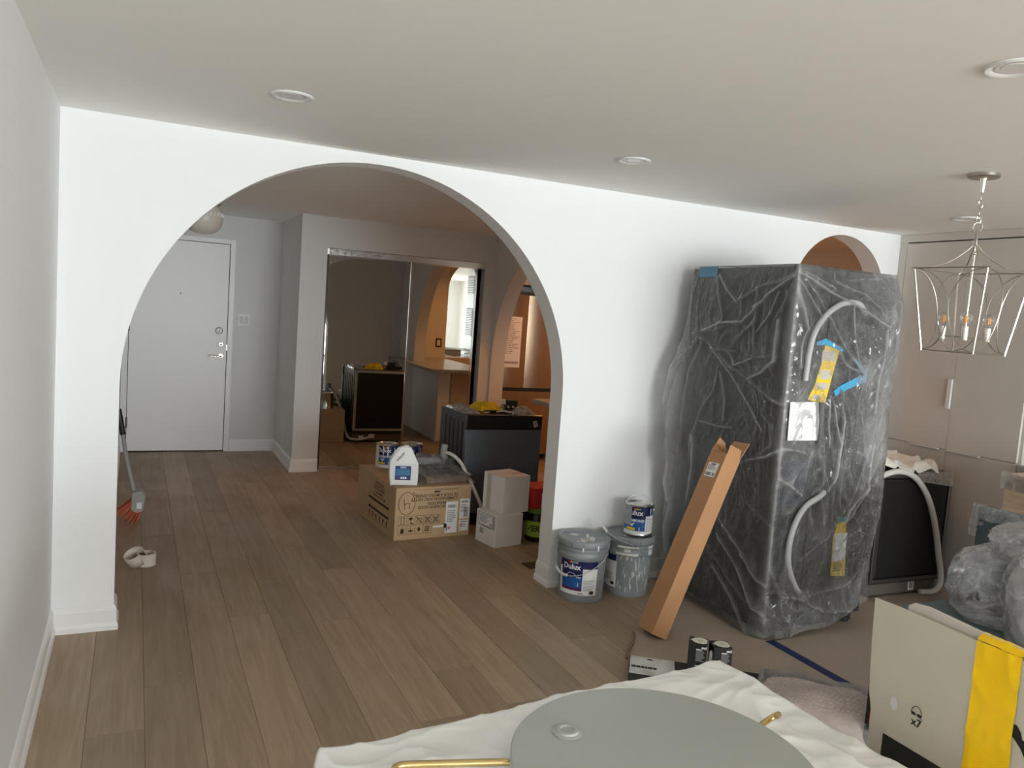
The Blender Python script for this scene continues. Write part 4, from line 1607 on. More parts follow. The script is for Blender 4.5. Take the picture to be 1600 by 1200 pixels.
        for i in range(30):
            a = q.uniform(-.4, 1.2)
            z = q.uniform(.03, .24)
            l, w, dx = q.uniform(.015, .075), q.uniform(.002, .006) / r0, q.uniform(-.12, .12)
            r_ = r0 + sl * z + .0012
            mb.add([pt(r_, a, z), pt(r_, a + w, z), pt(r_ + sl * l, a + w + dx * l * 10, z + l), pt(r_ + sl * l, a + dx * l * 10, z + l)], [(0, 1, 2, 3)], M_paintdrip)
        drips(mb, r1 + .0112, .36, 10, 3, lmax=.025)
        for i in range(10):
            cx, cy = q.uniform(-.12, .12), q.uniform(-.1, .1)
            mb.add([(cx + .018 * math.cos(a) * q.uniform(.5, 1.2), cy + .01 * math.sin(a), .3545) for a in [2 * PI * k / 9 for k in range(9)]], [tuple(range(9))], M_paintdrip)
        mb.build('paint_spatter', body)['kind'] = 'stuff'
    return t, r1, h


p = (2.792, -.178)
t, r, h = pail((p[0], p[1], 0), 'grey five gallon paint pail with full front label by the arch foot', CAMDIR(*p), 0)
pts = spline([((.1485 + .014 * z_ + (.008 if z_ < .26 else .014)) * math.cos(a_), (.1485 + .014 * z_ + (.008 if z_ < .26 else .014)) * math.sin(a_), z_) for a_, z_ in ((1.02, .292), (.85, .262), (.6, .228), (.2, .190), (-.2, .166), (-.55, .158), (-.9, .160), (-1.3, .182), (-1.7, .225), (-2.0, .265), (-2.12, .292))], 8)
mb = MB(); mb.tube(pts, .0026, M_tin, 8)
mb.tube(pts[40:56], .0085, M_paintdrip, 10)
mb.build('handle', t, smooth=True)
p = (3.122, -.172)
t, r, h = pail((p[0], p[1], 0), 'grey five gallon paint pail streaked with drips under the small can', CAMDIR(*p), 1)
u = Vector((math.cos(-CAMDIR(*p)), math.sin(-CAMDIR(*p)), 0))
mb = MB()
mb.tube(spline([(.158, .09, .285), (.175, .06, .315), (.178, .0, .345), (.168, -.07, .362), (.15, -.12, .385), (.13, -.15, .405)], 6), .0026, M_tin, 8)
mb.tube([(.142, -.135, .392), (.118, -.165, .418)], .009, M_paintdrip, 10)
mb.build('handle', t, smooth=True)
p = (3.165, -.190)
t, r, h = paint_can('paint_can', 'full gallon paint can with raised wire handle on the streaked pail', (p[0], p[1], .3685), CAMDIR(*p) + .10, 0)
bail(t, r + .003, h * .80, R(62), plane=R(90), rad=.0016)

# ================================================================ tall appliance under plastic
FXA, FXB, FYA, FYB, FH = 3.462, 4.205, -1.0, -.13, 2.02
t = thing('wrapped_refrigerator', 'tall black refrigerator draped in clear plastic against the white wall', 'refrigerator', (0, 0, 0))
mb = MB()
mb.box((FXA, FYA, .07), (FXB, FYB, FH), M_charcoal, .006)
body = mb.build('body', t)
mb = MB()
mb.box((FXA + .03, FYA + .03, .012), (FXB - .03, FYB - .03, .068), M_black)
mb.build('base', t)
for sx in (FXA + .06, FXB - .06):
    for sy in (FYA + .05, FYB - .06):
        mb = MB(); mb.cyl(.025, 0, .03, M_black, 16, (sx, sy, 0)); mb.build('foot', t)
mb = MB()
mb.box((FXA + .25, FYA - .012, .10), (FXB - .14, FYA - .001, 1.93), mat('rear_steel', (.05, .052, .055), .45, .3, bump=.3, bscale=60), .003)
mb.box((FXA + .03, FYA - .018, .10), (FXA + .20, FYA - .001, .24), M_black, .004)
mb.build('rear_panel', t)
mb = MB()
mb.box((FXA + .02, FYA - .008, .72), (FXA + .235, FYA - .001, .98), mat('dark_navy_panel', (.03, .035, .06), .3), .002)
mb.build('cover_plate', t)
hy = FYA - .035
mb = MB(); mb.tube(spline([(3.555, hy, 1.42), (3.558, hy, 1.50), (3.563, hy, 1.575), (3.588, hy, 1.683), (3.664, hy, 1.783), (3.773, hy, 1.845), (3.90, hy + .01, 1.85), (3.98, hy + .03, 1.80)], 8), .0165, mat('dull_hose', (.46, .47, .48), .35), 12); mb.build('upper_hose', t, smooth=True)
mb = MB(); mb.tube(spline([(3.80, hy + .02, .80), (3.754, hy, .783), (3.651, hy, .726), (3.587, hy, .622), (3.564, hy, .503), (3.579, hy, .394), (3.642, hy, .279), (3.70, hy, .222)], 8), .0165, mat('dull_hose', (.46, .47, .48), .35), 12)
mb.tube([(3.683, hy, .240), (3.715, hy, .205)], .02, mat('grey_clip', (0.32, 0.32, 0.32), .5), 10); mb.build('lower_hose', t, smooth=True)
fy = FYA - .020


def patch(name, pts, material, y=fy, bend=.006, parent=t):
    """taped-on sheet hanging on the rear face"""
    mb = MB()
    mb.prism([(a, b) for a, b in pts], (0, 1, 0), .002, material, (0, y, 0))
    return mb.build(name, parent)


o = patch('yellow_guide_strip', [(3.689, 1.616), (3.735, 1.606), (3.801, 1.59), (3.775, 1.49), (3.755, 1.40), (3.735, 1.301), (3.66, 1.305), (3.603, 1.317), (3.645, 1.40), (3.675, 1.51)], M_yellow)
mb = MB()
for a, b, c_, d_ in ((3.672, 1.53, 3.772, 1.585), (3.672, 1.43, 3.752, 1.48), (3.66, 1.375, 3.742, 1.41), (3.635, 1.318, 3.69, 1.345)):
    mb.box((a, fy - .0008, b), (c_, fy - .0002, d_), mat('cream_sticker', (.75, .72, .60), .6))
mb.build('print_bands', o)
patch('white_document', [(3.478, 1.302), (3.68, 1.305), (3.70, 1.20), (3.70, 1.093), (3.485, 1.094)], M_paper, fy - .004)
patch('blue_tape_strip', [(3.686, 1.65), (3.826, 1.600), (3.820, 1.582), (3.70, 1.615), (3.63, 1.612), (3.622, 1.628)], M_cyantape, fy - .004)
patch('blue_tape_flag', [(4.017, 1.475), (4.027, 1.428), (3.888, 1.38), (3.796, 1.342), (3.783, 1.369), (3.835, 1.401), (3.93, 1.44)], M_cyantape, fy - .006)
patch('blue_tape_strip', [(3.905, 1.548), (3.925, 1.55), (4.018, 1.472), (4.0, 1.468)], M_cyantape, fy - .003)
o = patch('yellow_energy_tag', [(3.93, .62), (3.995, .64), (4.03, .305), (3.915, .314), (3.905, .533)], M_yellow, fy - .003)
mb = MB(); mb.box((3.915, fy - .0048, .40), (4.012, fy - .0035, .56), M_paper); lines(mb, (3.93, fy - .0052, .385), (1, 0, 0), (0, 0, 1), .08, .05, 4, M_ink, 6); mb.build('print_bands', o)
patch('teal_tape_strip', [(3.925, .655), (3.99, .652), (3.995, .63), (3.925, .62)], mat('teal_tape', (.03, .30, .36), .5), fy - .006)

LF = [[(-0.99, 1.99), (-0.9, 1.94), (-0.78, 1.92), (-0.6, 1.83)], [(-0.98, 1.97), (-0.84, 1.87), (-0.72, 1.77), (-0.64, 1.71), (-0.49, 1.7), (-0.34, 1.65)], [(-0.98, 1.93), (-0.95, 1.83), (-0.91, 1.74)], [(-0.91, 1.88), (-0.86, 1.75), (-0.77, 1.65)], [(-0.39, 1.98), (-0.48, 1.9), (-0.59, 1.82)], [(-0.38, 1.97), (-0.44, 1.85), (-0.49, 1.72), (-0.45, 1.66)], [(-0.25, 1.62), (-0.3, 1.64), (-0.44, 1.65), (-0.5, 1.68)], [(-0.25, 1.62), (-0.35, 1.59), (-0.45, 1.54), (-0.6, 1.54)], [(-0.44, 1.54), (-0.57, 1.45), (-0.72, 1.4), (-0.85, 1.34), (-0.99, 1.28)], [(-0.44, 1.52), (-0.58, 1.41), (-0.71, 1.29), (-0.81, 1.2), (-0.89, 1.12)], [(-0.93, 1.73), (-0.93, 1.63), (-0.93, 1.51), (-0.85, 1.44), (-0.76, 1.4)], [(-0.3, 1.59), (-0.21, 1.42), (-0.18, 1.19), (-0.16, 0.97), (-0.16, 0.82)], [(-0.34, 1.59), (-0.27, 1.41), (-0.26, 1.2), (-0.25, 1.04), (-0.23, 0.83)], [(-0.29, 1.57), (-0.15, 1.44), (-0.13, 1.34), (-0.13, 1.16)], [(-0.48, 1.43), (-0.46, 1.3), (-0.37, 1.16), (-0.32, 1.0), (-0.31, 0.85)], [(-0.77, 1.72), (-0.68, 1.66), (-0.62, 1.62)], [(-0.69, 1.53), (-0.79, 1.52), (-0.9, 1.53)], [(-0.9, 1.29), (-0.88, 1.21), (-0.94, 1.17), (-0.96, 1.06), (-0.91, 1.0)], [(-0.37, 1.1), (-0.52, 1.09), (-0.64, 1.1)], [(-1.0, 1.04), (-0.94, 0.99), (-0.79, 0.94)], [(-0.74, 1.95), (-0.75, 1.79), (-0.76, 1.6)], [(-0.62, 1.89), (-0.63, 1.76)], [(-0.56, 1.53), (-0.61, 1.46), (-0.75, 1.51)], [(-0.5, 1.41), (-0.56, 1.24), (-0.56, 1.13)], [(-0.62, 0.56), (-0.8, 0.44), (-1.01, 0.28)], [(-0.56, 0.36), (-0.78, 0.24), (-0.97, 0.15)], [(-0.82, 0.71), (-1.0, 0.62)], [(-0.61, 0.47), (-0.84, 0.31), (-1.0, 0.13)], [(-0.17, 0.97), (-0.14, 0.66), (-0.2, 0.52), (-0.16, 0.39), (-0.2, 0.24)], [(-0.33, 1.0), (-0.34, 0.78), (-0.33, 0.61)], [(-0.62, 0.28), (-0.82, 0.16), (-0.96, 0.02)]]
RF = [[(3.45, 2.0), (3.54, 1.96), (3.67, 1.9), (3.83, 1.85), (4.0, 1.79), (4.09, 1.74)], [(3.46, 2.01), (3.58, 1.97), (3.71, 1.92)], [(3.45, 1.98), (3.54, 1.86), (3.64, 1.75), (3.64, 1.68)], [(3.45, 1.97), (3.48, 1.86), (3.53, 1.7)], [(3.5, 1.96), (3.64, 1.81), (3.78, 1.65), (3.93, 1.51), (3.97, 1.47)], [(3.71, 2.0), (3.71, 1.96), (3.81, 1.93), (3.91, 1.91), (4.05, 1.83)], [(3.81, 1.97), (3.95, 1.99), (4.08, 2.0)], [(3.84, 1.85), (3.89, 1.69), (3.94, 1.55), (3.98, 1.48)], [(3.99, 1.43), (3.97, 1.3), (3.98, 1.14)], [(4.09, 1.74), (4.11, 1.6), (4.1, 1.43), (4.11, 1.25)], [(3.97, 1.47), (3.85, 1.51), (3.78, 1.59)], [(3.68, 1.32), (3.71, 1.06)], [(3.76, 1.34), (3.77, 1.19), (3.8, 1.06)], [(3.84, 1.36), (3.88, 1.06)], [(3.53, 1.69), (3.51, 1.6), (3.52, 1.49)], [(3.45, 1.53), (3.45, 1.2), (3.44, 0.99)], [(3.44, 1.05), (3.55, 1.04), (3.63, 1.02)], [(3.43, 0.91), (3.52, 0.85), (3.62, 0.79)], [(3.69, 1.29), (3.76, 1.02), (3.78, 0.84)], [(3.79, 1.31), (3.86, 1.08), (3.86, 0.89), (3.82, 0.81)], [(3.87, 1.24), (3.86, 0.96), (3.85, 0.85)], [(4.06, 0.99), (3.99, 0.77), (3.83, 0.54), (3.64, 0.43)], [(4.12, 0.83), (3.99, 0.69), (3.92, 0.47)], [(3.51, 0.24), (3.7, 0.23), (3.98, 0.26), (4.11, 0.33)], [(3.62, 0.23), (3.84, 0.13), (4.04, 0.12)], [(4.13, 1.07), (4.11, 0.81), (4.0, 0.64)]]


def wrap_mesh():
    """plastic sheet hung over the appliance; s runs left face -> corner -> rear face -> right side"""
    LL, LR, LS = .86, .745, .75
    tot = LL + LR + LS
    nu, nv, nt = 430, 300, 14
    s = np.linspace(0, tot, nu + 1)
    rc = .03
    bx = np.empty(nu + 1); by = np.empty(nu + 1); nx = np.empty(nu + 1); ny = np.empty(nu + 1)
    for i, q in enumerate(s):
        if q < LL:
            bx[i], by[i], nx[i], ny[i] = FXA, FYB - .01 - q, -1, 0
        elif q < LL + LR:
            bx[i], by[i], nx[i], ny[i] = FXA + (q - LL), FYA, 0, -1
        else:
            bx[i], by[i], nx[i], ny[i] = FXB, FYA + (q - LL - LR), 1, 0
    # round the normals over the corners
    for c in (LL, LL + LR):
        w = np.exp(-((s - c) / rc) ** 2)
        k0 = (-1, 0) if c == LL else (0, -1)
        k1 = (0, -1) if c == LL else (1, 0)
        tt = np.clip((s - c) / (2 * rc) + .5, 0, 1)
        inside = (np.abs(s - c) < rc)
        nx = np.where(inside, k0[0] * (1 - tt) + k1[0] * tt, nx)
        ny = np.where(inside, k0[1] * (1 - tt) + k1[1] * tt, ny)
    t_ = np.linspace(0, 1, nv + 1)
    Sg, Tg = np.meshgrid(s, t_)
    # hem height varies along the sheet
    hem = .035 + .03 * np.sin(s * 5.1) - .02 * np.exp(-((s - LL) / .15) ** 2) + .10 * np.clip((s - LL - .35) / .5, 0, 1) + .02 * np.sin(s * 13)
    hem = np.clip(hem, .012, None)
    ztop = FH + .012
    Z = hem[None, :] + (ztop - hem[None, :]) * Tg
    yl = FYB - .01 - Sg
    xr = FXA + (Sg - LL)
    left = Sg < LL
    rear = (Sg >= LL) & (Sg < LL + LR)
    side = Sg >= LL + LR
    fold = np.zeros_like(Z)
    haze = np.zeros_like(Z)
    qn = np.random.RandomState(3)

    def dist(A, B, pl):
        best = np.full(A.shape, 9.0)
        for (a0, b0), (a1, b1) in zip(pl[:-1], pl[1:]):
            dx, dy = a1 - a0, b1 - b0
            L2 = dx * dx + dy * dy
            k = np.clip(((A - a0) * dx + (B - b0) * dy) / L2, 0, 1)
            best = np.minimum(best, np.hypot(A - a0 - k * dx, B - b0 - k * dy))
        return best
    for FL, A, msk in ((LF, yl, left), (RF, xr, rear)):
        for pl in FL:
            d = dist(A, Z, pl)
            # wobble so the crease is not ruler-straight
            a = .008 + .012 * qn.rand()
            w = .005 + .006 * qn.rand()
            h = .22 + .45 * qn.rand()
            fold += np.where(msk, a * np.exp(-(d / w) ** 2) + a * .5 * np.exp(-(d / (w * 3.2)) ** 2), 0)
            haze += np.where(msk, h * np.exp(-(d / (w * .75)) ** 2), 0)
    n1 = np.zeros_like(Z); n2 = np.zeros_like(Z); n3 = np.zeros_like(Z)
    for j in range(nv + 1):
        for i in range(nu + 1):
            S_, Z_ = Sg[j, i], Z[j, i]
            w1 = noise.noise(Vector((S_ * 3, Z_ * 2.2, 5.0)))
            n1[j, i] = w1
            v1 = noise.noise(Vector((S_ * 9 + w1 * 1.2 + Z_ * 2.5, Z_ * 4 - S_ * 2 + w1, 1.0)))
            n2[j, i] = max(0, 1 - abs(v1) * 3.0) ** 3
            v2 = noise.noise(Vector((S_ * 26 + w1 * 3, Z_ * 15 + w1 * 3, 11.0)))
            n3[j, i] = max(0, 1 - abs(v2) * 2.6) ** 3
    rearw = np.where(rear, 1.0, .35) * np.where(Z > 1.05, .6, 1.0)
    D = .020 + fold + .014 * n1 + .008 * n2 + .0045 * n3
    # loose bulges
    D += np.where(left, .135 * np.exp(-((yl + .10) / .15) ** 2) * np.exp(-((Z - 1.22) / .34) ** 2) * np.clip((1.78 - Z) / .25, 0, 1), 0)
    D += np.where(left, .05 * np.exp(-((yl + .12) / .2) ** 2) * np.exp(-((Z - .55) / .35) ** 2), 0)
    D += np.where(rear, .06 * np.exp(-((xr - FXB) / .16) ** 2) * np.exp(-((Z - 1.75) / .35) ** 2), 0)
    D += np.where(side, (.05 + .03 * n1) * np.exp(-((Sg - LL - LR) / .4) ** 2) * np.clip(Z / .7, .2, 1), 0)
    D += .05 * np.exp(-(Z / .28) ** 2) * np.where(side, .3, 1)
    # taut at the top edge and along the front corner
    taut = np.clip((ztop - Z) / .16, 0.12, 1)
    corner = 1 - .55 * np.exp(-((Sg - LL) / .05) ** 2) * np.clip(Z / .5, 0, 1)
    D = np.clip(D * taut * corner, .006, None)
    wall = np.where(left & (yl > -.2), 1, 1)
    X = bx[None, :] + nx[None, :] * D * wall
    Y = by[None, :] + ny[None, :] * D
    Y = np.minimum(Y, -.02)
    haze += .34 * n2 * rearw + .24 * n3 * rearw
    haze += np.where(left, .40 * np.exp(-((yl + .12) / .12) ** 2) * np.clip((1.75 - Z) / .3, 0, 1) * np.clip((Z - .25) / .3, 0, 1), 0)
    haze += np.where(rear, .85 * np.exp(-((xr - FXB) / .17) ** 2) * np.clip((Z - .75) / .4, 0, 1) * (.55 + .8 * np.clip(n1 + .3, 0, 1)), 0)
    haze += np.where(rear, .35 * np.exp(-((xr - FXA - .1) / .10) ** 2) * np.exp(-((Z - 1.25) / .3) ** 2), 0)
    haze += np.where(rear, .35 * np.exp(-((xr - 4.02) / .07) ** 2 - ((Z - 1.47) / .07) ** 2), 0)
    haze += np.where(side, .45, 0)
    haze += .85 * np.exp(-((Sg - LL) / .016) ** 2) * (.45 + .55 * np.clip(Z / 1.4, 0, 1))  # window highlight along the front corner, painted as whiter haze
    haze += .06 * np.clip(n1, 0, 1)
    verts = np.stack([X, Y, Z], -1).reshape(-1, 3).tolist()
    hz = haze.reshape(-1).tolist()
    W_ = nu + 1
    faces = [(j * W_ + i, j * W_ + i + 1, (j + 1) * W_ + i + 1, (j + 1) * W_ + i) for j in range(nv) for i in range(nu)]
    # over the top
    cx, cy = (FXA + FXB) / 2, (FYA + FYB) / 2
    last = nv * W_
    for k in range(1, nt + 1):
        q = k / nt
        for i in range(W_):
            x0, y0, z0 = verts[nv * W_ + i]
            xx = x0 + (cx - x0) * q; yy = y0 + (cy - y0) * q
            verts.append([xx, yy, ztop + .012 * (1 - (1 - q) ** 2) * ridge((xx * 3, yy * 3, 2), 1.6) + .004 * math.sin(q * 3)])
            hz.append(.3)
        b0 = last
        b1 = len(verts) - W_
        faces += [(b0 + i, b0 + i + 1, b1 + i + 1, b1 + i) for i in range(nu)]
        last = b1
    mb = MB()
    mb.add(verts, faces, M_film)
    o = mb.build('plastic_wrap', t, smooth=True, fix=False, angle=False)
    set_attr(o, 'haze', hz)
    return o


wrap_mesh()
MB().box((FXA - .012, -.365, FH - .052), (FXA - .0065, -.20, FH + .010), mat('blue_tape_tab', (0.08, 0.20, 0.30), .5)).build('blue_tape_tab', t)

# long kraft carton leaning on the appliance
a = Vector((.40705, .04049, .91251)); Wv = Vector((.06548, .99515, -.07337)); Dv = Vector((.91106, -.08961, -.40243))
Mx = Matrix(((Wv.x, Dv.x, a.x), (Wv.y, Dv.y, a.y), (Wv.z, Dv.z, a.z)))
tube_t = thing('long_carton', 'long kraft brown carton with open flaps leaning on the wrapped refrigerator', 'box', (2.9281 - .02, -.8913, .001))
tube_t.rotation_euler = (-Mx if Mx.determinant() < 0 else Mx).to_euler() if Mx.determinant() > 0 else (0, 0, 0)
if Mx.determinant() < 0:
    Mx = Matrix(((-Wv.x, Dv.x, a.x), (-Wv.y, Dv.y, a.y), (-Wv.z, Dv.z, a.z)))
    tube_t.rotation_euler = Mx.to_euler()
    SG = -1
else:
    SG = 1
w_, d_, L_ = .1424, .0977, 1.045


def bxl(lo, hi):
    x0, x1 = sorted((SG * lo[0], SG * hi[0]))
    return (x0, lo[1], lo[2]), (x1, hi[1], hi[2])


mb = MB()
e = .004
for lo, hi in (((0, -d_, 0), (w_, -d_ + e, L_)), ((0, -e, 0), (w_, 0, L_)), ((0, -d_ + e, 0), (e, -e, L_)), ((w_ - e, -d_ + e, 0), (w_, -e, L_)), ((e, -d_ + e, .0), (w_ - e, -e, e))):
    mb.box(*bxl(lo, hi), M_kraft)
b_ = mb.build('carton_body', tube_t)
# flaps at the open end
mb = MB()
P_ = lambda x_, y_, z_: (SG * x_, y_, z_)
mb.add([P_(.002, -.002, L_), P_(w_ - .002, -.002, L_), P_(w_ - .004, .022, L_ + .105), P_(.004, .022, L_ + .105)], [(0, 1, 2, 3)], M_kraft)
o = mb.build('rear_flap', tube_t); s_ = o.modifiers.new('thick', 'SOLIDIFY'); s_.thickness = .004
mb = MB()
mb.add([P_(.001, -d_ + .003, L_), P_(.001, -.004, L_), P_(.012, -.008, L_ + .052), P_(.012, -d_ + .01, L_ + .052)], [(0, 1, 2, 3)], M_kraft)
o = mb.build('side_flap', tube_t); s_ = o.modifiers.new('thick', 'SOLIDIFY'); s_.thickness = .004
mb = MB()
mb.add([P_(w_ - .001, -d_ + .003, L_), P_(w_ - .001, -.006, L_), P_(w_ - .015, -.012, L_ + .035), P_(w_ - .018, -.045, L_ + .070), P_(w_ - .012, -d_ + .012, L_ + .085)], [(0, 1, 2, 3, 4)], M_kraft)
o = mb.build('side_flap', tube_t); s_ = o.modifiers.new('thick', 'SOLIDIFY'); s_.thickness = .004
mb = MB()
mb.add([P_(.03, -d_, L_), P_(w_ - .004, -d_, L_), P_(w_ - .01, -d_ + .002, L_ + .028), P_(w_ - .05, -d_ + .002, L_ + .02), P_(w_ - .06, -d_ + .002, L_ + .008), P_(.055, -d_ + .002, L_ + .006)], [(0, 1, 2, 3, 4, 5)], M_kraft)
o = mb.build('front_flap', tube_t); s_ = o.modifiers.new('thick', 'SOLIDIFY'); s_.thickness = .004
mb = MB()
yl_ = -d_ - .0008
mb.add([P_(.025, yl_, L_ - .150), P_(.118, yl_, L_ - .150), P_(.118, yl_, L_ - .068), P_(.025, yl_, L_ - .068)], [(0, 1, 2, 3)], M_paper)
Ux = Vector((-SG, 0, 0))
lines(mb, P_(.112, yl_ - .0006, L_ - .082), Ux, (0, 0, 1), .08, .030, 4, M_greyink, 15)
lines(mb, P_(.092, yl_ - .0006, L_ - .073), Ux, (0, 0, 1), .04, .009, 1, M_ink, 7, .8, .05)
barcode(mb, P_(.112, yl_ - .0006, L_ - .143), Ux, (0, 0, 1), .05, .018, M_ink, 5)
barcode(mb, P_(.054, yl_ - .0006, L_ - .143), Ux, (0, 0, 1), .022, .018, M_ink, 9)
mb.build('shipping_label', b_)

# ================================================================ dishwasher by the pantry, back to the room
t = thing('dishwasher', 'black backed dishwasher with a looped white hose beside the pantry cabinet', 'dishwasher', (4.60, -.73, 0), (0, 0, R(-2.0)))
w_, d_, h_ = .655, .565, .825
MB().box((.008, .012, .09), (w_ - .008, d_, h_ - .006), M_charcoal, .004).build('tub_body', t)
mb = MB(); mb.box((.03, -.001, .135), (w_ - .035, .012, .785), M_bitumen, .012); mb.build('back_panel', t)
mb = MB()
for lo, hi in (((.0, -.006, .105), (.026, .015, h_)), ((w_ - .026, -.006, .105), (w_, .015, h_)), ((.026, -.006, h_ - .03), (w_ - .026, .015, h_)), ((.026, -.006, .105), (w_ - .026, .015, .128))):
    mb.box(lo, hi, mat('dark_galvanised', (.20, .19, .18), .35, .9), .003)
mb.build('back_frame', t)
mb = MB(); mb.box((.02, .02, .018), (w_ - .02, .05, .105), mat('brown_base', (0.12, 0.10, 0.085), .5)); b_ = mb.build('base_rear', t)
mb = MB(); mb.box((w_ * .58, .0185, .03), (w_ * .66, .0195, .10), M_paper); barcode(mb, (w_ * .59, .018, .04), (1, 0, 0), (0, 0, 1), .04, .05, M_ink, 3); mb.build('rating_label', b_)
for sx in (.05, w_ - .05):
    for sy in (.05, d_ - .06):
        mb = MB(); mb.cyl(.014, 0, .09, M_black, 12, (sx, sy, 0)); mb.build('foot', t)
mb = MB(); mb.tube(spline([(-.09, .10, .60), (-.16, -.02, .70), (-.07, -.035, .80), (.03, -.035, .835), (.12, -.035, .843), (.22, -.035, .82), (.31, -.035, .765), (.40, -.035, .665), (.47, -.035, .54), (.525, -.035, .40), (.565, -.035, .27), (.60, -.035, .16), (.61, -.035, .08), (.57, -.03, .025), (.47, .0, .018)], 8), .019, M_hose, 12); mb.build('drain_hose', t, smooth=True)


def sheet_fn(a, b):
    x_ = -.06 + .70 * a - .16 * a * (1 - b) * (1 - b)
    y_ = -.03 + .56 * b
    over = max(0, -.0 - y_)
    z_ = h_ + .004 + .03 * (noise.noise(Vector((a * 4.5, b * 4, 2))) + .6) + .045 * ridge((a * 2.6, b * 2.5, 3), 1.3, 2) - over * .9 + .05 * math.exp(-((a - .12) / .2) ** 2) * (1 - b * .3)
    if a < .03:
        z_ -= .02
    return (x_, y_, max(z_, h_ + .003) if y_ > .005 else z_)


v, f = grid(sheet_fn, 54, 40)
mb = MB(); mb.add(v, f, mat('cream_wrapping_paper', (.80, .77, .72), .6))
o = mb.build('packing_paper', None, (4.60, -.73, 0), (0, 0, R(-2)), smooth=True, angle=False)
tag(o, 'crumpled cream packing paper lying on the dishwasher by the pantry', 'paper')
v, f = grid(lambda a, b: (.30 + .35 * a, -.012 - .006 * ridge((a * 4, b * 2, 6), 1.5), h_ + .006 - .085 * (b ** 1.0) * (.7 + .5 * a)), 30, 14)
mb = MB(); mb.add(v, f, M_film); o = mb.build('plastic_flap', t, smooth=True, angle=False)
set_attr(o, 'haze', [.3 + .5 * ridge((p_[0] * 10, p_[2] * 10, 1), 1.5, 3) for p_ in v])

# floor protection under the appliances and its tape
poly_ = [(2.55, -1.10), (2.60, -.99), (2.70, -.90), (2.74, -.84), (2.786, -.768), (2.86, -.735), (3.05, -.60), (3.27, -.45), (3.40, -.10), (5.40, -.10), (5.40, -2.45), (2.55, -2.45)]
o = MB().prism(poly_, (0, 0, 1), .0018, M_floorpaper, (0, 0, .0002), (1, 0, 0), (0, 1, 0)).build('floor_protection_sheet')
tag(o, 'brown protective paper taped over the floor under the wrapped refrigerator', 'floor paper')
mb = MB(); mb.box((3.44, -2.40, .0022), (3.50, -1.06, .0030), M_bluetape); o = mb.build('floor_tape', None, None, None); tag(o, 'dark blue tape strip along the protective floor paper before the refrigerator', 'tape')
mb = MB(); mb.tube(spline([(2.565, -1.035, .008), (2.60, -.99, .013), (2.66, -.93, .012), (2.74, -.84, .010), (2.786, -.768, .008)], 6), .006, mat('paper_edge', (.20, .14, .10), .8), 8)
o = mb.build('paper_curl', None, smooth=True); tag(o, 'curled brown edge of the protective floor paper near the long carton', 'paper')
# ================================================================ chandelier
CX, CY = 3.753, -1.762
t = thing('chandelier', 'polished nickel cage chandelier with clear bulbs hanging before the pantry', 'chandelier', (CX, CY, 0))
PHI, TA, TB, ZT, ZB = 2.4194, .2408, .1716, 2.0086, 1.6364
cor = lambda k, r_, z_: Vector((r_ * math.cos(PHI + k * PI / 2), r_ * math.sin(PHI + k * PI / 2), z_))
mb = MB(); mb.lathe([(.001, H - .001), (.066, H - .001), (.066, H - .014), (.062, H - .018), (.02, H - .019), (.001, H - .019)], M_satin, 44); mb.build('canopy', t, smooth=True)
mb = MB(); mb.lathe([(.016, H - .018), (.012, H - .03), (.010, H - .07), (.008, H - .082), (.001, H - .084)], M_nickel, 20); mb.build('canopy_stem', t, smooth=True)
zc = H - .080
for i in range(4):
    L_ = .030
    zc -= .0
    rot = i % 2
    c = Vector((0, 0, zc - .5 * (L_ + .012)))
    pts = []
    for k in range(20):
        a = 2 * PI * k / 20
        u_ = .0085 * math.cos(a)
        w_ = (.0105 + L_ / 2 - .006) * math.sin(a)
        pts.append(c + (Vector((u_, 0, w_)) if rot == 0 else Vector((0, u_, w_))))
    q_ = R(35)
    pts = [Vector((p_.x * math.cos(q_) - p_.y * math.sin(q_), p_.x * math.sin(q_) + p_.y * math.cos(q_), p_.z)) for p_ in pts]
    mb = MB(); mb.tube(pts, .0022, M_nickel, 8, closed=True); mb.build('chain_link', t, smooth=True)
    zc -= .034
mb = MB(); mb.tube([p_ for p_ in arc((0, 0, zc - .020), .021, 0, 2 * PI, 28, CAMX.normalized(), (0, 0, 1))[:-1]], .0028, M_nickel, 8, closed=True); mb.build('hanging_ring', t, smooth=True)
HZ = zc - .043
mb = MB(); mb.lathe([(.004, HZ + .004), (.006, HZ), (.0065, HZ - .05), (.009, HZ - .052), (.009, HZ - .058), (.001, HZ - .06)], M_satin, 18); mb.build('hub', t, smooth=True)
for k in range(4):
    e0 = cor(k, TA, ZT)
    pts = []
    for i in range(25):
        s_ = i / 24
        rr = .006 + (TA - .006) * s_
        z_ = ZT + (HZ - .055 - ZT) * (1 - s_) ** 2.4
        d_ = cor(k, 1, 0)
        pts.append(Vector((d_.x * rr, d_.y * rr, z_)))
    mb = MB(); mb.tube(pts, .0033, M_nickel, 8); mb.build('roof_arm', t, smooth=True)
for nm, r_, z_ in (('top_frame', TA, ZT), ('bottom_frame', TB, ZB)):
    mb = MB()
    for k in range(4):
        a_, b_ = cor(k, r_, z_), cor(k + 1, r_, z_)
        d_ = (b_ - a_).normalized()
        mb.tube([a_ - d_ * .012 if nm == 'top_frame' else a_, b_ + d_ * .012 if nm == 'top_frame' else b_], .0034, M_satin, 6)
    mb.build(nm, t, smooth=True, angle=50)
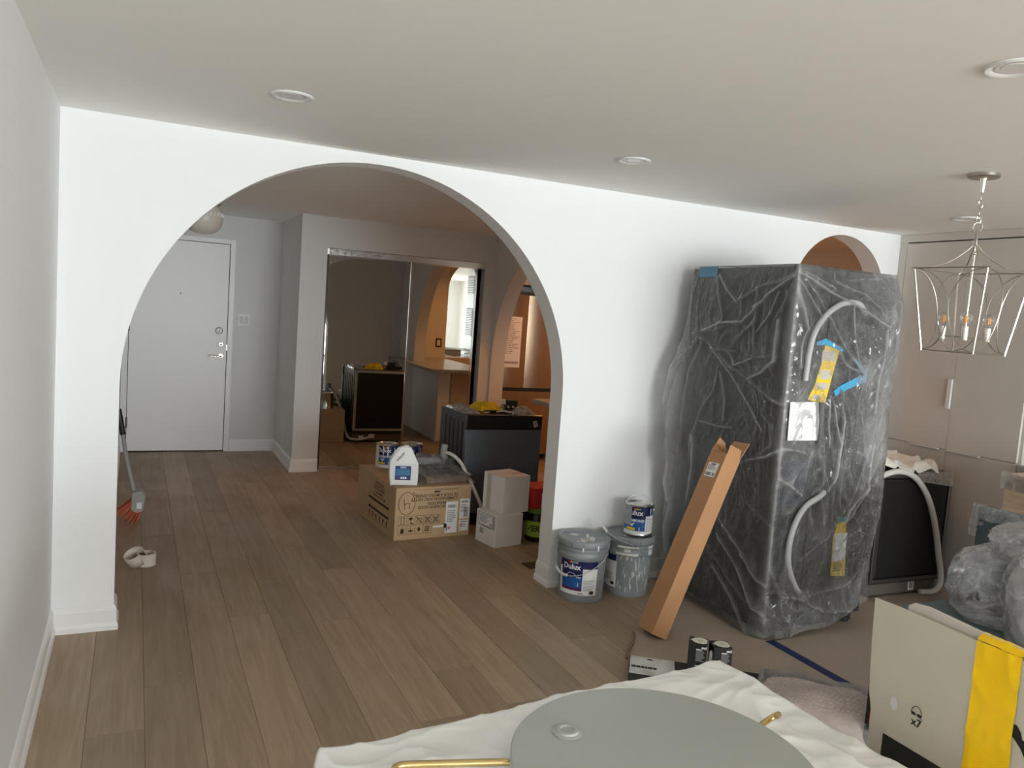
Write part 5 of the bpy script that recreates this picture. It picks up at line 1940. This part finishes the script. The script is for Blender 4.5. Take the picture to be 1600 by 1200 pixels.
for k in range(4):
    mb = MB(); mb.tube([cor(k, TB, ZB - .004), cor(k, TA - .002, ZT - .003)], .0042, M_nickel, 6); mb.build('corner_bar', t, smooth=True, angle=50)
    for s in (1, -1):
        # bowed side rod: from the corner at the top, in to the middle of the face, back to the corner at the bottom
        pts = []
        for i in range(25):
            q_ = i / 24
            z_ = ZB + (ZT - ZB) * q_
            rr = TB + (TA - TB) * q_
            p0 = cor(k, rr, z_)
            p1 = cor(k + s, rr, z_)
            w_ = .5 * math.sqrt(max(0, 1 - (2 * q_ - 1) ** 2))
            pts.append(p0 + (p1 - p0) * w_)
        mb = MB(); mb.tube(pts, .0028, M_satin, 6); mb.build('bowed_rod', t, smooth=True, angle=50)
mb = MB(); mb.tube([(0, 0, HZ - .055), (0, 0, HZ - .10)], .0035, M_nickel, 8); mb.tube([(0, 0, HZ - .10), (0, 0, 1.712)], .0052, M_nickel, 10)
mb.ball((0, 0, HZ - .095), .009, M_nickel, 12, 8); mb.ball((0, 0, HZ - .125), .007, M_nickel, 12, 8); mb.build('centre_rod', t, smooth=True)
mb = MB(); mb.lathe([(.001, 1.716), (.014, 1.714), (.014, 1.700), (.001, 1.696)], M_nickel, 18); mb.build('centre_hub', t, smooth=True)
M_bulb = film('bulb_glass', .03, .0, edge=.22, bump=0.0, rough=.05, fres=.5)
for k in range(3):
    an_ = R(-145 + 120 * k)
    d_ = Vector((math.cos(an_), math.sin(an_), 0))
    px_, py_ = d_.x * .104, d_.y * .104
    mb = MB(); mb.tube([(0, 0, 1.706), (px_, py_, 1.706)], .0035, M_satin, 8); mb.build('lamp_arm', t, smooth=True)
    mb = MB(); mb.lathe([(.001, 1.690), (.0135, 1.690), (.0145, 1.694), (.0145, 1.752), (.012, 1.754), (.001, 1.754)], M_nickel, 22, (px_, py_, 0)); sl_ = mb.build('lamp_sleeve', t, smooth=True)
    mb = MB(); mb.lathe([(.010, 1.754), (.012, 1.762), (.022, 1.772), (.0265, 1.787), (.0255, 1.799), (.018, 1.811), (.008, 1.8165), (.0005, 1.817)], M_bulb, 24, (px_, py_, 0)); o = mb.build('bulb', t, smooth=True); set_attr(o, 'haze', [0] * len(o.data.vertices))
    mb = MB()
    for i in range(4):
        a_ = 2 * PI * i / 4 + .4
        mb.tube([(px_ + .006 * math.cos(a_), py_ + .006 * math.sin(a_), 1.770), (px_ + .006 * math.cos(a_), py_ + .006 * math.sin(a_), 1.800)], .0024, M_filament, 6)
    mb.build('filament', o)

# ================================================================ table in front, covered with white poly sheeting
TX0, TX1, TY0, TY1, TZ = -1.125, -.008, -.96, -.010, .722
TROT = R(5.0)
TLOC = (1.835, -2.492, 0)
t = thing('covered_table', 'table hidden under white poly sheeting at the bottom of the picture', 'table', TLOC, (0, 0, TROT))
MB().box((TX0, TY0, TZ - .035), (TX1, TY1, TZ - .004), mat('table_wood', (.35, .24, .16), .5), .004).build('tabletop', t)
for ax_ in (TX0 + .05, TX1 - .05):
    for ay_ in (TY0 + .05, TY1 - .05):
        MB().box((ax_ - .025, ay_ - .025, 0), (ax_ + .025, ay_ + .025, TZ - .036), mat('table_wood', (.35, .24, .16), .5), .003).build('leg', t)
SX0, SX1, SY0, SY1 = TX0 - .16, TX1 + .16, TY0 - .12, TY1 + .15


def sheet(a, b):
    x_ = SX0 + (SX1 - SX0) * a
    y_ = SY0 + (SY1 - SY0) * b
    ox_ = max(TX0 - .012 - x_, x_ - TX1 - .012, 0)
    oy_ = max(TY0 - .012 - y_, y_ - TY1 - .012, 0)
    over = math.hypot(ox_, oy_)
    n1 = noise.noise(Vector((x_ * 3.1, y_ * 3.4, 2)))
    r1 = ridge((x_ * 1.3 + .5 * y_, y_ * 2.3 - x_, 4), 1.7, 2.5)
    r2 = ridge((x_ * 3 - y_ * 2, y_ * 3 + x_, 8), 2.2, 3)
    r3 = ridge((x_ * 5 + y_ * 3, y_ * 7 - x_ * 2, 1), 1.9, 2.5)
    z_ = TZ + .0015 + .006 * (n1 + .6) * .8 + .012 * r1 + .007 * r2 + .004 * r3
    # flatter below the grey disc
    k = math.exp(-(((x_ + .554) ** 2 + (y_ + .398) ** 2) / .30 ** 2) ** 3)
    z_ = z_ * (1 - k * .85) + (TZ + .003) * k * .85
    if over > 0:
        f_ = min(over / .03, 1)
        z_ -= over * 2.1 * f_
        s_ = .018 * math.sin((x_ + y_ * 1.3) * 26) + .012 * noise.noise(Vector((x_ * 14, y_ * 14, 3)))
        pull = min(over * .88, .13)
        if ox_ > 0:
            x_ += (1 if x_ > -.5 else -1) * (-pull * ox_ / over + s_ * f_ * .7)
        if oy_ > 0:
            y_ += (1 if y_ > -.5 else -1) * (-pull * oy_ / over + s_ * f_ * .7)
    return (x_, y_, z_)


v, f = grid(sheet, 210, 180)
mb = MB(); mb.add(v, f, M_sheet)
o = mb.build('poly_sheet', None, TLOC, (0, 0, TROT), smooth=True, angle=False)
tag(o, 'white crinkled poly sheet spread over the table under the grey disc', 'plastic sheet')
set_attr(o, 'haze', [.3 * ridge((p_[0] * 6, p_[1] * 6, p_[2] * 3), 1.5, 3) for p_ in v])

# grey disc with brass rods
t = thing('grey_disc_top', 'large round matt grey disc with brass rods lying on the white sheet', 'table top', (1.318, -2.937, .770))
r_ = .3137
mb = MB(); mb.lathe([(.001, 0), (r_ - .003, 0), (r_, .003), (r_, .017), (r_ - .003, .020), (.001, .020)], M_disc, 96); mb.build('disc', t, smooth=True)
mb = MB(); mb.tube([(-.25, .13, -.006)] + spline([(-.28, .137, -.006), (-.46, .188, -.006), (-.498, .194, -.006), (-.512, .179, -.006), (-.508, .144, -.006), (-.46, -.06, -.006), (-.43, -.16, -.006)], 8), .0075, M_gold, 14); mb.build('brass_rod', t, smooth=True)
mb = MB(); mb.tube(spline([(.22, .02, -.002), (.31, .072, -.004), (.362, .093, -.002), (.382, .094, .004), (.386, .083, .014), (.374, .077, .018)], 7), .0075, M_gold, 12); mb.build('brass_hook', t, smooth=True)
t = thing('cable_grommet', 'small round grey puck lying on the large grey disc', 'puck', (1.182, -2.776, .7905))
mb = MB(); mb.lathe([(.001, .0), (.032, .0), (.0325, .002), (.025, .003), (.0235, .0065), (.0205, .0075), (.016, .007), (.0145, .004), (.001, .0035)], mat('grey_puck', (.42, .44, .42), .55), 40); mb.build('puck', t, smooth=True)

# ================================================================ boxes and packing between table and appliance
t = thing('lamp_carton', 'flat black lamp carton with a grey lamp photo lying on the floor paper', 'box', (2.559, -1.065, .003), (0, 0, math.atan2(-.539, .748)))
bl = math.hypot(.748, .539)
b_ = MB().box((0, -.46, 0), (bl, 0, .037), mat('black_card', (.016, .016, .017), .55), .002).build('carton_body', t)
mb = MB()
mb.box((.004, -.20, .0375), (.215, -.004, .0382), mat('lamp_photo_grey', (.50, .50, .48), .5, var=.35, vscale=9))
mb.build('photo_print', b_)
mb = MB()
mb.add([(.10 + .045 * math.cos(a_), -.045 + .032 * math.sin(a_), .0387) for a_ in [2 * PI * i / 24 for i in range(24)]], [tuple(range(24))], mat('photo_light', (.62, .62, .60), .5))
mb.add([(.098 + .016 * math.cos(a_), -.030 + .008 * math.sin(a_), .0391) for a_ in [2 * PI * i / 16 for i in range(16)]], [tuple(range(16))], M_ink)
lines(mb, (.012, -.112, .0391), (1, 0, 0), (0, 1, 0), .12, .03, 1, M_ink, 21, .7, .05)
mb.build('lettering', b_)
mb = MB()
for cx, cy in ((.455, -.045), (.515, -.10), (.545, -.165), (.47, -.15), (.60, -.20)):
    mb.add([(cx + .040 * math.cos(a_), cy + .040 * math.sin(a_), .0384) for a_ in [2 * PI * i / 28 for i in range(28)]], [tuple(range(28))], mat('printed_disc', (.52, .53, .52), .5))
mb.build('printed_discs', b_)


def bulb_box(name, label, x_, y_, rz):
    t = thing(name, label, 'box', (x_, y_, .0405), (0, 0, rz), 'black bulb boxes')
    s_, h_ = .086, .165
    b_ = MB().box((0, 0, 0), (s_, s_, h_), mat('black_card', (.016, .016, .017), .55), .0015).build('carton_body', t)
    mb = MB()
    mb.add([(s_ * .60 + .038 * math.cos(a_), s_ * .54 + .036 * math.sin(a_), h_ + .0006) for a_ in [2 * PI * i / 30 for i in range(30)] if math.cos(a_) < .85], [tuple(range(len([1 for i in range(30) if math.cos(2 * PI * i / 30) < .85])))], mat('cream_print', (.70, .70, .58), .6))
    lines(mb, (s_ * .45, s_ * .62, h_ + .0011), (1, 0, 0), (0, 1, 0), .03, .018, 3, M_greyink, 2)
    lines(mb, (s_ * .08, s_ * .62, h_ + .0006), (1, 0, 0), (0, 1, 0), .012, .02, 2, M_paper, 4)
    mb.build('top_print', b_)
    mb = MB()
    text_flat(mb, 'evi', .019, (s_ * .82, -.0008, h_ - .014), (1, 0, 0), (0, 0, 1), M_paper, .04, sx=1.1)
    lines(mb, (s_ * .42, -.0008, h_ - .028), (1, 0, 0), (0, 0, 1), .045, .055, 9, M_greyink, 6, .45)
    lines(mb, (s_ * .42, -.0008, h_ - .022), (1, 0, 0), (0, 0, 1), .026, .006, 1, M_paper, 8, .9)
    lines(mb, (s_ * .42, -.0008, h_ - .100), (1, 0, 0), (0, 0, 1), .045, .03, 4, M_paper, 9, .45)
    mb.build('front_print', b_)
    return t, b_


bulb_box('bulb_box', 'black bulb box, left of the pair on the black lamp carton', 2.682, -1.346, R(-41))
t2, b2 = bulb_box('bulb_box', 'black bulb box with a window showing its bulb, right of the pair', 2.764, -1.428, R(-24))
mb = MB(); mb.lathe([(.001, .06), (.012, .062), (.016, .08), (.016, .125), (.010, .135), (.001, .136)], M_paper, 16, (.004, .034, 0)); mb.build('bulb_window', b2, smooth=True)

# pink foam wrapped in bubble wrap
t = thing('bubble_wrapped_bundle', 'pinkish bundle wrapped in clear bubble wrap beside the white sheet', 'bundle', (3.05, -1.795, .0385), (0, 0, R(-47)))


def pillow(a, b, sx, sy, h, k=.0, seed=0, zb=.0):
    x_, y_ = 2 * a - 1, 2 * b - 1
    e = max(0, (1 - abs(x_) ** 4) * (1 - abs(y_) ** 4)) ** .5
    n_ = noise.noise(Vector((a * 3 + seed, b * 3, seed)))
    return Vector((x_ * sx * (1 + .06 * n_), y_ * sy * (1 + .06 * n_), zb + h * e * (1 + k * n_)))


v, f = grid(lambda a, b: pillow(a, b, .24, .19, .085, .25, 3), 26, 22)
mb = MB(); mb.add(v, f, mat('pink_foam', (.88, .74, .70), .8, var=.06)); mb.build('foam_core', t, smooth=True, angle=False)
k_ = 1
v, f = grid(lambda a, b: pillow(a, b, .265, .215, .098, .25, 3, .004) + Vector((0, 0, k_ * .006 * ridge((a * 4, b * 3, 2), 1.7) + k_ * .03 * math.exp(-(((a - .04) / .06) ** 2)) * (.4 + .6 * ridge((a * 5, b * 4, 1), 1.3)))), 70, 60)
mb = MB(); mb.add(v, f, M_bubble); o = mb.build('wrap_sheet', t, smooth=True, angle=False)
set_attr(o, 'haze', [.08 + .3 * ridge((p_[0] * 9, p_[1] * 9, 1), 1.5) + (.4 if abs(p_[0]) > .24 or abs(p_[1]) > .2 else 0) for p_ in v])
mb = MB()
for i in range(26):
    for j in range(20):
        a, b = (i + .5 + .5 * (j % 2)) / 27, (j + .5) / 20
        c = pillow(a, b, .265, .215, .098, .25, 3, .0045) + Vector((0, 0, .006 * ridge((a * 4, b * 3, 2), 1.7)))
        if .08 < a < .97 and .05 < b < .95:
            k = len(mb.v)
            for r__, z__ in ((.0075, .0), (.005, .003), (.0, .0038)):
                for m_ in range(6):
                    an = m_ * PI / 3
                    mb.v.append((c.x + r__ * math.cos(an), c.y + r__ * math.sin(an), c.z + z__))
            mi_ = mb.m(M_bubble)
            for rr_ in range(2):
                for m_ in range(6):
                    q_ = (m_ + 1) % 6
                    mb.f.append((k + rr_ * 6 + m_, k + rr_ * 6 + q_, k + rr_ * 6 + 6 + q_, k + rr_ * 6 + 6 + m_)); mb.mi.append(mi_)
o = mb.build('bubbles', t, smooth=True, fix=False, angle=False); o['kind'] = 'stuff'
set_attr(o, 'haze', [.25] * len(mb.v))

# narrow dark carton edge beside the big open box
t = thing('dark_carton', 'dark carton with orange print standing behind the open cardboard box', 'box', (3.03, -2.045, .0025), (0, 0, R(8)))
b_ = MB().box((0, -.34, 0), (.30, 0, .40), mat('black_card', (.016, .016, .017), .55), .002).build('carton_body', t)
mb = MB(); mb.box((-.0012, -.30, .13), (-.0004, -.02, .19), M_orange); lines(mb, (-.0012, -.02, .36), (0, -1, 0), (0, 0, 1), .26, .18, 5, M_paper, 7, .4); mb.build('printing', b_)

# ================================================================ open cardboard box at the lower right
t = thing('open_cardboard_box', 'big open beige cardboard box sealed with wide yellow tape at lower right', 'box', (0, 0, 0))
x0, x1, y0, y1, zt = 2.0, 2.62, -3.62, -2.866, .755
mb = MB()
mb.box((x0, y0, .002), (x0 + .006, y1, zt), M_greige)
mb.box((x1 - .006, y0, .002), (x1, y1, zt), M_greige)
mb.box((x0 + .006, y1 - .006, .002), (x1 - .006, y1, zt), M_greige)
mb.box((x0 + .006, y0, .002), (x1 - .006, y0 + .006, zt), M_greige)
mb.box((x0 + .006, y0 + .006, .002), (x1 - .006, y1 - .006, .008), M_carddark)
b_ = mb.build('carton_body', t)
mb = MB()
fl = [(-2.868, .752), (-2.855, .80), (-2.846, .93), (-2.842, 1.034), (-2.905, 1.036), (-2.99, 1.036), (-3.118, 1.034), (-3.35, 1.032), (-3.60, 1.030), (-3.62, .752)]
mb.prism([(a_, c_) for a_, c_ in fl], (1, 0, 0), .005, M_greige, (x0 - .001, 0, 0), (0, 1, 0), (0, 0, 1))
fo = mb.build('upright_flap', t)
mb = MB()
mb.prism([(-2.93, .90), (-2.925, 1.045), (-2.940, 1.056), (-2.975, 1.060), (-3.12, 1.052), (-3.6, 1.050), (-3.6, .90)], (1, 0, 0), .005, mat('pale_greige', (.58, .54, .48), .8), (x0 + .012, 0, 0), (0, 1, 0), (0, 0, 1))
mb.build('inner_flap', t)
mb = MB(); mb.box((x0 - .0012, -3.075, .25), (x0 - .0004, -2.907, .717), M_ink); mb.build('black_print_panel', b_)
mb = MB()
xs = x0 - .0022


def yz(pts, m_=M_ink):
    mb.add([(xs, a_, c_) for a_, c_ in pts], [tuple(range(len(pts)))], m_)


DY = Vector((0, -1, 0))
text_flat(mb, 'x7', .026, (xs, -2.990, .786), DY, (0, 0, 1), M_ink, .02)
# protective helmet pictogram
hy_, hz_ = -2.988, .806
mb.tube([(xs, hy_ - .013 * math.cos(a_), hz_ + .002 + .017 * math.sin(a_)) for a_ in [PI * i / 12 for i in range(13)]], .0008, M_ink, 4)
yz([(hy_ + .015, hz_ + .002), (hy_ + .004, hz_ + .004), (hy_ + .002, hz_ - .004), (hy_ + .012, hz_ - .004)])
yz([(hy_ - .015, hz_ + .002), (hy_ - .004, hz_ + .004), (hy_ - .002, hz_ - .004), (hy_ - .012, hz_ - .004)])
mb.tube([(xs, hy_ + .012, hz_ - .004), (xs, hy_, hz_ + .0), (xs, hy_ - .016, hz_ - .007)], .0008, M_ink, 4)
text_flat(mb, 'E', .055, (xs, -3.236, .975), DY, (0, 0, 1), M_ink, .02)
text_flat(mb, 'z', .028, (xs, -3.238, .938), DY, (0, 0, 1), M_ink, .03)
pts = [(-3.200, .895), (-3.212, .897), (-3.222, .885), (-3.226, .872), (-3.245, .870), (-3.27, .868), (-3.29, .85), (-3.29, .815), (-3.26, .812), (-3.24, .83), (-3.225, .852), (-3.210, .866), (-3.200, .872)]
yz(pts)
yz([(-3.232, .912), (-3.30, .935), (-3.30, .905)], mat('brown_print', (.20, .16, .13), .7))
mb.build('printing', fo)
mb = MB()
xs2 = x0 - .0016


def tapefn(a, b):
    y_ = -3.108 - .098 * a - .004 * (1 - b)
    z_ = .50 + (1.038 - .50) * b
    w_ = .0035 * ridge((a * 1.6 + b * 1.2, b * 5, 3), 1.3, 2) + .0012
    return (xs2 - w_, y_ + .0025 * noise.noise(Vector((b * 9, a * 2, 1))), z_)


v, f = grid(tapefn, 16, 70)
mb.add(v, f, M_ytape)
v, f = grid(lambda a, b: (xs2 - .002 + .03 * b, -3.108 - .098 * a, 1.0385 + .013 * math.sin(b * PI * .7) + .002 * ridge((a * 4, b * 3, 2), 1)), 14, 8)
mb.add(v, f, M_ytape)
mb.build('yellow_tape', fo, smooth=True, angle=False)
mb = MB(); mb.add([(xs - .0002, -2.928 + .011 * math.cos(a_), .803 + .017 * math.sin(a_)) for a_ in [2 * PI * i / 20 for i in range(20)]], [tuple(range(20))], mat('grey_silver_dot', (.62, .62, .64), .3)); mb.build('round_seal', fo)

# ================================================================ teal chair heaped with bagged bedding
t = thing('teal_chair', 'teal velvet chair wrapped in clear plastic behind the open box', 'chair', (0, 0, 0))
mb = MB(); mb.box((3.53, -2.42, .30), (4.16, -1.765, .465), M_tealtop, .022); mb.build('seat', t, smooth=True)
mb = MB()
v = [(4.10, -2.44, .47), (4.10, -1.70, .47), (4.20, -1.63, .865), (4.20, -2.52, .865), (4.21, -2.44, .47), (4.21, -1.70, .47), (4.29, -1.63, .865), (4.29, -2.52, .865)]
mb.add(v, [(0, 1, 2, 3), (4, 7, 6, 5), (0, 4, 5, 1), (1, 5, 6, 2), (2, 6, 7, 3), (3, 7, 4, 0)], M_teal)
o = mb.build('backrest', t); bv = o.modifiers.new('soft', 'BEVEL'); bv.width = .02; bv.segments = 3
for lx_, ly_ in ((3.60, -2.36), (3.60, -1.83), (4.12, -2.36), (4.12, -1.83)):
    mb = MB(); mb.lathe([(.010, 0), (.018, .30)], M_gold, 14, (lx_, ly_, 0), cap0=True, cap1=True); mb.build('leg', t, smooth=True)
v, f = grid(lambda a, b: (4.185 + .014 * b - .018 * ridge((a * 4, b * 3, 4), 1.4) * (1 - b) - .006, -1.615 - .92 * a, .875 - .16 * (1 - b) + .006 * ridge((a * 6, b, 1), 2)), 50, 10)
mb = MB(); mb.add(v, f, M_film); o = mb.build('plastic_cover', t, smooth=True, angle=False)
set_attr(o, 'haze', [.3 + .5 * ridge((p_[1] * 9, p_[2] * 9, 1), 1.5, 3) for p_ in v])


def bag(name, label, c, s, seed, core=None, film_=M_bag, hz=.2, amp=1.0, rot=0):
    """rounded heap of soft goods in a clear bag"""
    def surf(k, wr):
        def fn(a, b):
            th = 2 * PI * a
            ph = PI * (b * .98 + .01)
            d_ = Vector((math.sin(ph) * math.cos(th), math.sin(ph) * math.sin(th), -math.cos(ph)))
            n_ = noise.noise(d_ * 1.1 + Vector((seed, 0, 0)))
            r1 = ridge(d_ * 1.6 + Vector((seed, 3, 0)), 1.5, 2.5)
            r2 = ridge(Vector((d_.x * 2.5, d_.y * 2.5, d_.z * 5)) + Vector((seed, 7, 0)), 2.0, 3)
            m_ = k * (1 + .16 * n_ * amp + wr * (.045 * r1 + .025 * r2))
            z_ = d_.z * s[2] * m_
            return (d_.x * s[0] * m_, d_.y * s[1] * m_, max(z_, -s[2] * .62))
        return fn
    t = thing(name, label, 'bag', c, (0, 0, rot), 'bagged bedding on the chair')
    if core:
        v, f = grid(surf(.88, .8), 44, 26)
        mb = MB(); mb.add(v, f, core); mb.build('contents', t, smooth=True, angle=False)
    v, f = grid(surf(1.0, 1.0), 110, 64)
    mb = MB(); mb.add(v, f, film_); o = mb.build('plastic_bag', t, smooth=True, angle=False)
    set_attr(o, 'haze', [hz + .7 * ridge((p_[0] * 5, p_[1] * 5, p_[2] * 8), 1.6, 3) for p_ in v])
    return t


M_linen = mat('white_linen', (.86, .87, .88), .85)
bag('clear_bag', 'large clear plastic bag of white bedding lying on the teal chair seat', (3.90, -2.03, .468 + .125), (.27, .25, .20), 1.7, None, hz=.06)
bag('clear_bag', 'crumpled empty looking clear plastic bag on top of the bagged bedding', (3.93, -2.14, .80), (.21, .22, .12), 5.1, None, hz=.10, amp=1.2)
bag('clear_bag', 'white pillow in a clear bag at the very right edge of the picture', (3.70, -2.29, .468 + .16), (.14, .15, .26), 9.3, M_linen, hz=.0)

# pale wooden drawer unit by the right edge
t = thing('wooden_drawer_unit', 'pale oak drawer unit wrapped in clear film at the right edge', 'drawer unit', (4.80, -2.02, 0))
MB().box((0, 0, 0), (.45, .64, .965), M_woodbox, .004).build('carcass', t)
for i in range(4):
    p_ = MB().box((-.016, .012, .03 + i * .232), (0, .628, .03 + i * .232 + .224), M_woodbox, .003).build('drawer', t)
v, f = grid(lambda a, b: (-.022 - .010 * ridge((a * 5, b * 2, 4), 1.4), .65 - .66 * a, .975 - .10 * (1 - b) + .006 * ridge((a * 7, b, 1), 2)), 50, 10)
mb = MB(); mb.add(v, f, M_film); o = mb.build('film_wrap', t, smooth=True, angle=False)
set_attr(o, 'haze', [.3 + .6 * ridge((p_[1] * 9, p_[2] * 9, 1), 1.5, 3) for p_ in v])
